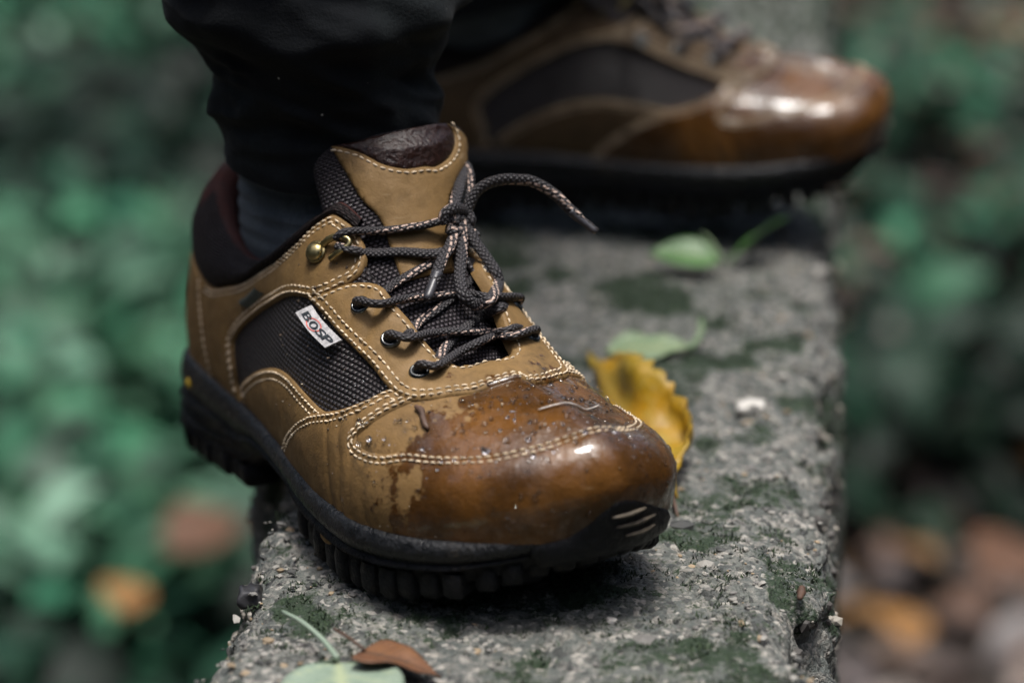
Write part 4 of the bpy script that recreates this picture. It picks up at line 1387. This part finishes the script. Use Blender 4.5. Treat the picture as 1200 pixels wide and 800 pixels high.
# rain beads lying on the wet leather of the near toe
v0, f0 = ico(1)
bag = Bag()
for i in range(1500):
    t = rng.uniform(.30, .70); w = rng.uniform(.12, .9)
    if rng.random() > (.25 + .75 * math.exp(-((t - .47) / .1) ** 2)) * (1.0 if .45 < w < .85 else .35):
        continue
    r = .00025 + .0012 * rng.random() ** 4
    c, n_ = P(t, w), N(t, w)
    e1 = np.cross(n_, [0, 1, .3]); e1 /= np.linalg.norm(e1); e2 = np.cross(n_, e1)
    k = .0016 if .57 < w < .9 else .0027
    bag.add(v0 @ np.array([e1 * r * rng.uniform(.8, 1.5), e2 * r, n_ * r * .55]) + c + n_ * k, f0)
obj('rain_beads', bag.mesh('rain_beads'), M['water'], shoe_near, kind='stuff')
# flecks of grit stuck to the leather
bag = Bag()
for i in range(260):
    t = rng.uniform(.2, .62); w = rng.uniform(.05, .95)
    r = .0002 + .0005 * rng.random() ** 2
    c, n_ = P(t, w), N(t, w)
    bag.add(v0 * r * rng.uniform(.6, 1.4, 3) + c + n_ * .0022, f0, None, np.array((.05, .032, .018)) if rng.random() < .7 else np.array((.40, .34, .25)))
obj('grit_specks', bag.mesh('grit_specks', False), M['grit'], shoe_near, kind='stuff')
# ------------------------------------------------------------------ the wearer: socks and trousers (no skin shows)
person = empty('person', (-.08, .95, 0), label='person in dark trousers and grey socks, seen from the shins down', category='person')

def sock_mesh(place):
    rows = []
    zs = [.045, .06, .08, .10, .115, .13, .14, .15, .16]
    for z in zs:
        k = (z - .06) / .11
        cx = .078 + .004 * k
        rx = np.interp(z, [.045, .08, .12, .20], [.062, .058, .040, .030]); ry = np.interp(z, [.045, .08, .12, .20], [.024, .0245, .030, .028])
        a = np.linspace(0, 2 * np.pi, 65)[:-1]
        rows.append(np.c_[cx + rx * np.cos(a), .002 + .004 * k + ry * np.sin(a), np.full(64, z)])
    # refine in height and crease
    R_ = np.array(rows)
    zz = np.linspace(0, 1, 60)
    full = np.stack([[np.interp(zz, np.linspace(0, 1, len(zs)), R_[:, j, c]) for c in range(3)] for j in range(64)], 0).transpose(2, 0, 1)
    ctr = full.mean(1, keepdims=True)
    cr_ = (fbm(full * np.array([30, 30, 80]), 3, 3) - .5) * .006 + .0006 * np.sin(full[..., 2] * 900)
    full = full + (full - ctr) / np.linalg.norm(full - ctr, axis=2, keepdims=True) * cr_[..., None]
    v = place(full.reshape(-1, 3)) - np.array(person.location)
    return mesh('sock', v, grid_faces(60, 64, False)), full

def ring_grid_faces(nr, nc, flip=False):
    f = []
    for i in range(nr - 1):
        for j in range(nc):
            q = (i * nc + j, i * nc + (j + 1) % nc, (i + 1) * nc + (j + 1) % nc, (i + 1) * nc + j)
            f.append(q[::-1] if flip else q)
    return np.array(f, dtype=np.int32)

for place, flip in ((near, False), (far, True)):
    me, full = sock_mesh(place)
    me2 = mesh('sock', place(full.reshape(-1, 3)) - np.array(person.location), ring_grid_faces(60, 64, flip))
    bpy.data.meshes.remove(me)
    obj('sock', me2, M['sock'], person)

HIP = np.array([-.02, 1.13, .92])
def trouser_leg(keys, hem, folds, knee, seed, flipz=1.0):
    """keys: (height, centre x, centre y, half width, half depth); hem(angle) lowers or lifts the lower edge"""
    keys = np.array(keys)
    nz, na = 230, 180
    a = np.linspace(0, 2 * np.pi, na + 1)[:-1]
    s = np.linspace(0, 1, nz) ** 1.7
    out = []
    z0, z1 = keys[0, 0], keys[-1, 0]
    G = []
    for q in s:
        z = z0 + (z1 - z0) * q
        cx, cy, rx, ry = [np.interp(z, keys[:, 0], keys[:, k]) for k in (1, 2, 3, 4)]
        zz = z + hem(a) * (1 - sstep(0, .05, z - z0))
        G.append(np.c_[cx + rx * np.cos(a), cy + ry * np.sin(a), zz])
    G = np.array(G)
    nrm = np.stack([np.cos(a), np.sin(a), np.zeros(na)], 1)
    d = np.zeros(G.shape[:2])
    for (zc, amp, wid, ph, slope, cover) in folds:
        line = zc + slope * np.sin(a - ph)
        gate = .35 + .65 * np.clip(np.cos(a - cover), 0, 1)
        x = (G[..., 2] - line[None]) / wid
        d += amp * gate[None] * np.where(x > 0, np.exp(-(x / 1.6) ** 2), np.exp(-(x / .55) ** 2))
    pn = np.stack([np.cos(a)[None] * 1.1 + 0 * G[..., 2], np.sin(a)[None] * 1.1 + 0 * G[..., 2], G[..., 2] * 42 + np.sin(a * 1.0 + 1)[None] * .9], -1)
    d += (fbm(pn, 3, seed) - .5) * .016 * np.clip((G[..., 2] - z0) / .03, .25, 1)
    d += (fbm(pn * np.array([2.2, 2.2, 2.5]), 3, seed + 4) - .5) * .004
    ridge = 1 - np.abs(2 * fbm(pn * np.array([.9, .9, 1.5]) + 9, 2, seed + 8) - 1)
    d += (ridge - .7) * .014 * sstep(z0, z0 + .03, G[..., 2])
    G = G + nrm[None] * d[..., None]
    inner = G[:12] - nrm[None] * .0025
    V = np.vstack([inner[::-1].reshape(-1, 3), G.reshape(-1, 3)])
    return V, ring_grid_faces(nz + 12, na)

# near leg: the cloth bunches and folds over above the ankle
keys_n = [(.126, -.0705, .940, .0410, .041), (.150, -.0710, .940, .0415, .042), (.160, -.0720, .940, .0425, .043), (.174, -.0725, .940, .0470, .047), (.186, -.0740, .940, .0500, .050), (.205, -.0745, .940, .0500, .050), (.24, -.077, .942, .050, .050), (.32, -.076, .96, .060, .060), (.46, -.070, .985, .068, .070), (.60, -.06, 1.02, .074, .078), (.75, -.05, 1.06, .085, .088), (.90, -.03, 1.10, .095, .10)]
hem_n = lambda a: -.010 * np.cos(a - 4.65) + .004 + .002 * np.cos(a)
folds_n = [(.150, .0022, .006, 4.2, .006, 4.0), (.166, .0025, .007, 5.2, .008, 5.4), (.184, .0075, .010, 5.6, .006, 5.9), (.186, .0040, .014, 3.6, .006, 3.4), (.138, .0016, .005, 4.7, .005, 4.8), (.215, .0045, .012, 4.6, .014, 4.6), (.26, .005, .014, 4.0, .02, 4.5), (.33, .005, .02, 5.0, .02, 5.0)]
Vn, Fn = trouser_leg(keys_n, hem_n, folds_n, None, 21)
ank = far([.080, .004, .11])
keys_f = [(.125, ank[0], ank[1], .052, .050), (.15, ank[0] + .002, ank[1], .054, .052), (.18, ank[0], ank[1], .060, .056), (.22, ank[0] - .004, ank[1], .062, .060), (.32, ank[0] - .008, ank[1] - .01, .062, .062), (.46, ank[0] - .012, ank[1] - .02, .070, .072), (.60, ank[0] - .018, ank[1] - .03, .076, .08), (.75, ank[0] - .02, ank[1] - .05, .086, .09), (.90, ank[0] - .02, ank[1] - .07, .095, .10)]
Vf, Ff = trouser_leg(keys_f, lambda a: .012 * np.cos(a) - .004 * np.cos(a - 4.7), [(.155, .004, .008, 4.5, .008, 4.7), (.18, .005, .01, 5.0, .008, 5.0), (.21, .005, .012, 4.2, .01, 4.5)], None, 33)
# seat and waist close the trousers above
a = np.linspace(0, 2 * np.pi, 181)[:-1]
hipc = (Vn[-180:].mean(0) + Vf[-180:].mean(0)) / 2
Hr = [np.c_[hipc[0] + rx * np.cos(a), hipc[1] + ry * np.sin(a), np.full(180, z)] for z, rx, ry in ((.84, .10, .19), (.90, .115, .215), (.98, .125, .20), (1.06, .12, .175))]
Vh = np.vstack(Hr)
tv = np.vstack([Vn, Vf, Vh]) - np.array(person.location)
tf_ = np.vstack([Fn, Ff + len(Vn), ring_grid_faces(4, 180) + len(Vn) + len(Vf)])
obj('trousers', mesh('trousers', tv, tf_), M['trousers'], person)

# a dark hooded jacket added out of sight on the wearer, to keep the sky off the far shoe
jr = [(.90, .135, .175), (.98, .14, .185), (1.10, .135, .19), (1.25, .14, .205), (1.38, .14, .22), (1.45, .12, .19), (1.50, .085, .10), (1.55, .10, .095), (1.63, .12, .11), (1.71, .11, .10), (1.77, .06, .055), (1.785, .01, .01)]
aj = np.linspace(0, 2 * np.pi, 49)[:-1]
V = np.vstack([np.c_[hipc[0] + .01 + rx * np.cos(aj), hipc[1] + ry * np.sin(aj), np.full(48, z)] for z, rx, ry in jr])
V = V + ((fbm(V * 9, 3, 77) - .5) * .02)[:, None] * np.array([1, 1, 0])
jb = Bag()
jb.add(V, [tuple(q) for q in ring_grid_faces(len(jr), 48)])
for sy in (-1, 1):
    c = crv([(hipc[0] + .01, hipc[1] + sy * .17, 1.42), (hipc[0], hipc[1] + sy * .235, 1.32), (hipc[0] - .01, hipc[1] + sy * .26, 1.12), (hipc[0] + .04, hipc[1] + sy * .25, .92)], 8)
    v, f, _ = tube(c, np.linspace(.072, .048, len(c)), 20)
    jb.add(v, f)
me = jb.mesh('unseen_jacket')
me.transform(Matrix.Translation(-Vector(person.location)))
obj('unseen_jacket', me, M['trousers'], person)
# ------------------------------------------------------------------ leaves, twigs and pebbles lying on the ledge
def leaf_mesh(name, L, W, tip=1.0, serr=0.0, teeth=0, wave=.08, curl=.3, cup=.2, stalk=.0, seed=0, base=.25):
    """leaf blade with midrib and side veins, real thickness; base at the origin, tip at +x"""
    r = np.random.default_rng(seed)
    nL, nW = 41, 13
    s = np.linspace(0, 1, nL)
    w = W * .5 * (np.sin(np.pi * s ** base_pow(base)) ** .85) * (1 - (1 - tip) * s)
    if teeth:
        w = w * (1 - serr * np.abs(((s * teeth) % 1) - .15))
    w = np.clip(w, W * .01, None)
    V, vein = [], []
    for i in range(nL):
        for j in range(nW):
            q = -1 + 2 * j / (nW - 1)
            x = s[i] * L + (.10 * L * abs(q) ** 1.5 * (1 - s[i]) * .4)
            y = q * w[i]
            z = -curl * L * (s[i] - .45) ** 2 + cup * abs(y) + wave * W * (vnoise(np.array([[s[i] * 4 + seed, q * 1.6 + 7, seed * 1.7]]), seed)[0] - .5) * (.4 + abs(q))
            V.append((x, y, z))
            sidev = abs(((s[i] * 9 - abs(q) * 1.3) % 1) - .5) > .44
            vein.append(1.0 if abs(q) < .04 else (.55 if sidev and abs(q) < .9 else 0.0))
    V = np.array(V)
    f = [tuple(q) for q in grid_faces(nL, nW)]
    n = len(V)
    V2 = V - np.array([0, 0, .0005])
    loop = [i * nW for i in range(nL)] + [(nL - 1) * nW + j for j in range(1, nW)] + [i * nW + nW - 1 for i in range(nL - 2, -1, -1)] + [j for j in range(nW - 2, 0, -1)]
    rim = [(a, a + n, b + n, b) for a, b in zip(loop, loop[1:] + loop[:1])]
    me = mesh(name, np.vstack([V, V2]), f + [tuple(x + n for x in q[::-1]) for q in f] + rim, None, {'vein': np.r_[vein, vein]})
    return me
def base_pow(b):
    return .6 + b

FLOOR_LEAVES = [
    (0.475, 2.642, 0.10, 0.08, 'orange_leaf', 100, 'blurred orange leaf on the ground at the lower right'),
    (-0.475, 2.733, 0.08, 0.065, 'orange_leaf', 95, 'blurred orange leaf on the ground at the lower left'),
    (0.598, 2.819, 0.13, 0.10, 'rust_leaf', 60, 'blurred brown leaf on the ground at the far right'),
    (-0.451, 2.921, 0.12, 0.10, 'rust_leaf', 40, 'blurred rusty brown leaf on the ground left of the heel')]
def lay(root, loc, rot, **props):
    root.location = loc
    root.rotation_euler = rot
    for k, v in props.items():
        root[k] = v

def leaf_thing(name, mat, stalk_mat, loc, rot, L, W, label, stalk_pts, stalk_r=.0009, **kw):
    root = empty(name, loc, rot, label=label, category='leaf')
    obj('blade', leaf_mesh('blade', L, W, **kw), M[mat], root)
    if stalk_pts is not None:
        c = resample(crv(stalk_pts, 8), .002)
        v, f, _ = tube(c, np.linspace(stalk_r, stalk_r * .7, len(c)), 7)
        obj('stalk', mesh('stalk', v, f), M[stalk_mat], root)
    return root

# yellow autumn leaf propped behind the toe: lies along the inner side of the shoe
leaf_thing('fallen_leaf', 'yellow_leaf', 'twig', (.0610, .885, .0060), (rad(-35), rad(-2), math.atan2(1.052 - .885, .029 - .061)), .170, .054,
           'yellow autumn leaf with ragged edge and orange tip behind the near shoe toe', [(0, 0, 0), (-.01, .002, -.003), (-.02, .006, -.008)],
           serr=.26, teeth=15, wave=.50, curl=.30, cup=.10, seed=4, tip=.8, base=.05)
# green leaves in front of the far shoe
leaf_thing('fallen_leaf', 'green_leaf', 'pale_leaf', (.104, 1.168, .010), (rad(-24), rad(-6), rad(176)), .036, .022,
           'bright green leaf lying against the far shoe sole, flat left blade', [(0, 0, 0), (.006, -.012, -.001), (.010, -.02, -.003)], .0014, seed=5, curl=.2, base=.2)
leaf_thing('fallen_leaf', 'green_leaf', 'pale_leaf', (.107, 1.176, .006), (rad(-35), rad(-22), rad(40)), .044, .018,
           'bright green leaf standing up against the far shoe sole', None, seed=6, curl=.1, base=.2)
leaf_thing('fallen_leaf', 'pale_leaf', 'pale_leaf', (.042, 1.052, .004), (rad(6), rad(-2), rad(4)), .040, .026,
           'pale grey-green leaf lying flat in the middle of the ledge', [(.038, 0, -.003), (.043, .006, -.001), (.046, .015, .000), (.047, .022, .001)], .0018, seed=8, curl=.2, cup=.08, wave=.2, base=.1)
# leaves at the near edge of the picture
leaf_thing('fallen_leaf', 'silver_leaf', 'silver_leaf', (-.0585, .7420, .006), (rad(4), rad(-2), rad(-82)), .075, .040,
           'silvery green leaf with long upright stalk at the bottom of the picture', [(0.004, 0, 0), (-.008, -.004, .002), (-.020, -.010, .004), (-.033, -.016, .003)], .0011, seed=11, curl=.15, cup=.05, base=0.0)
leaf_thing('fallen_leaf', 'brown_leaf', 'twig', (-.0510, .7420, .008), (rad(-8), rad(6), rad(-22)), .030, .026,
           'small dry brown leaf with dark stalk at the bottom of the picture', [(.002, 0, 0), (-.006, .004, .001), (-.014, .010, .000)], .0007, seed=14, curl=.2, cup=.15, base=-.25, tip=1.0)

def stick(name, mat, pts, r, label, cat, loc=(0, 0, 0)):
    c = resample(crv(pts, 8), .001)
    c = c + (fbm(c * 300 + loc[0] * 50, 2, 5)[:, None] - .5) * r * .8
    rr = r * (1 + .9 * (fbm(c * 700, 2, 6) - .5)) * np.r_[.55, .85, np.ones(max(0, len(c) - 4)), .8, .5][:len(c)]
    v, f, _ = tube(c, rr, 8)
    o = obj(name, mesh(name, v, f), M[mat], None, label=label, category=cat)
    o.location = loc
    return o
stick('twig', 'twig', [(0, -.005, .0006), (.0012, 0, .0010), (.0022, .005, .0009)], .0014, 'short brown twig on the ledge near its right edge', 'twig', (.1016, .797, .0018))
cw = near(on(P, N, crv(Q['vamp_twig'], 6), np.full(19, .0025)))
stick('twig', 'twig', list((cw - cw[0])[::3]), .0011, 'tiny dark twig stuck on the toe of the near shoe', 'twig', tuple(cw[0]))
cw = near(on(P, N, crv(Q['vamp_fibre'], 6), np.full(19, .0024)))
stick('straw_fibre', 'straw', list((cw - cw[0])[::3]), .0003, 'thin pale straw fibre lying across the wet toe', 'straw', tuple(cw[0]))

def pebble(name, mat, loc, s, label, seed):
    v, f = ico(3)
    v = np.clip(v, -.72, .66)
    v = v * (1 + .55 * (fbm(v * 1.9 + seed, 3, seed) - .5)[:, None] * 2) * np.array(s) * 1.25
    o = obj(name, mesh(name, v, f), M[mat], None, label=label, category='pebble')
    o.location = loc
    return o
pebble('pebble', 'stone_pale', (.1023, .987, .001), (.0058, .004, .0028), 'white pebble in the ledge beyond the yellow leaf', 3)
pebble('pebble', 'stone_dark', (-.0940, .8070, -.003), (.0042, .0048, .0034), 'black stone chip jutting from the left ledge edge', 5)
pebble('pebble', 'stone_pale', (.0345, .775, .0018), (.0018, .0016, .0012), 'tiny white pebble on mossy concrete below the near toe', 8)

# bright fallen leaves on the forest floor that stand out through the blur
for (px, py, L, W, mt, rz, label) in FLOOR_LEAVES:
    leaf_thing('fallen_leaf', mt, 'twig', (px, py, GROUND_Z + .32), (rad(16), rad(-8), rad(rz)), L, W, label, [(0, 0, 0), (-.012, 0, -.002), (-.03, .004, -.012)], seed=int(abs(px) * 100), curl=.3)
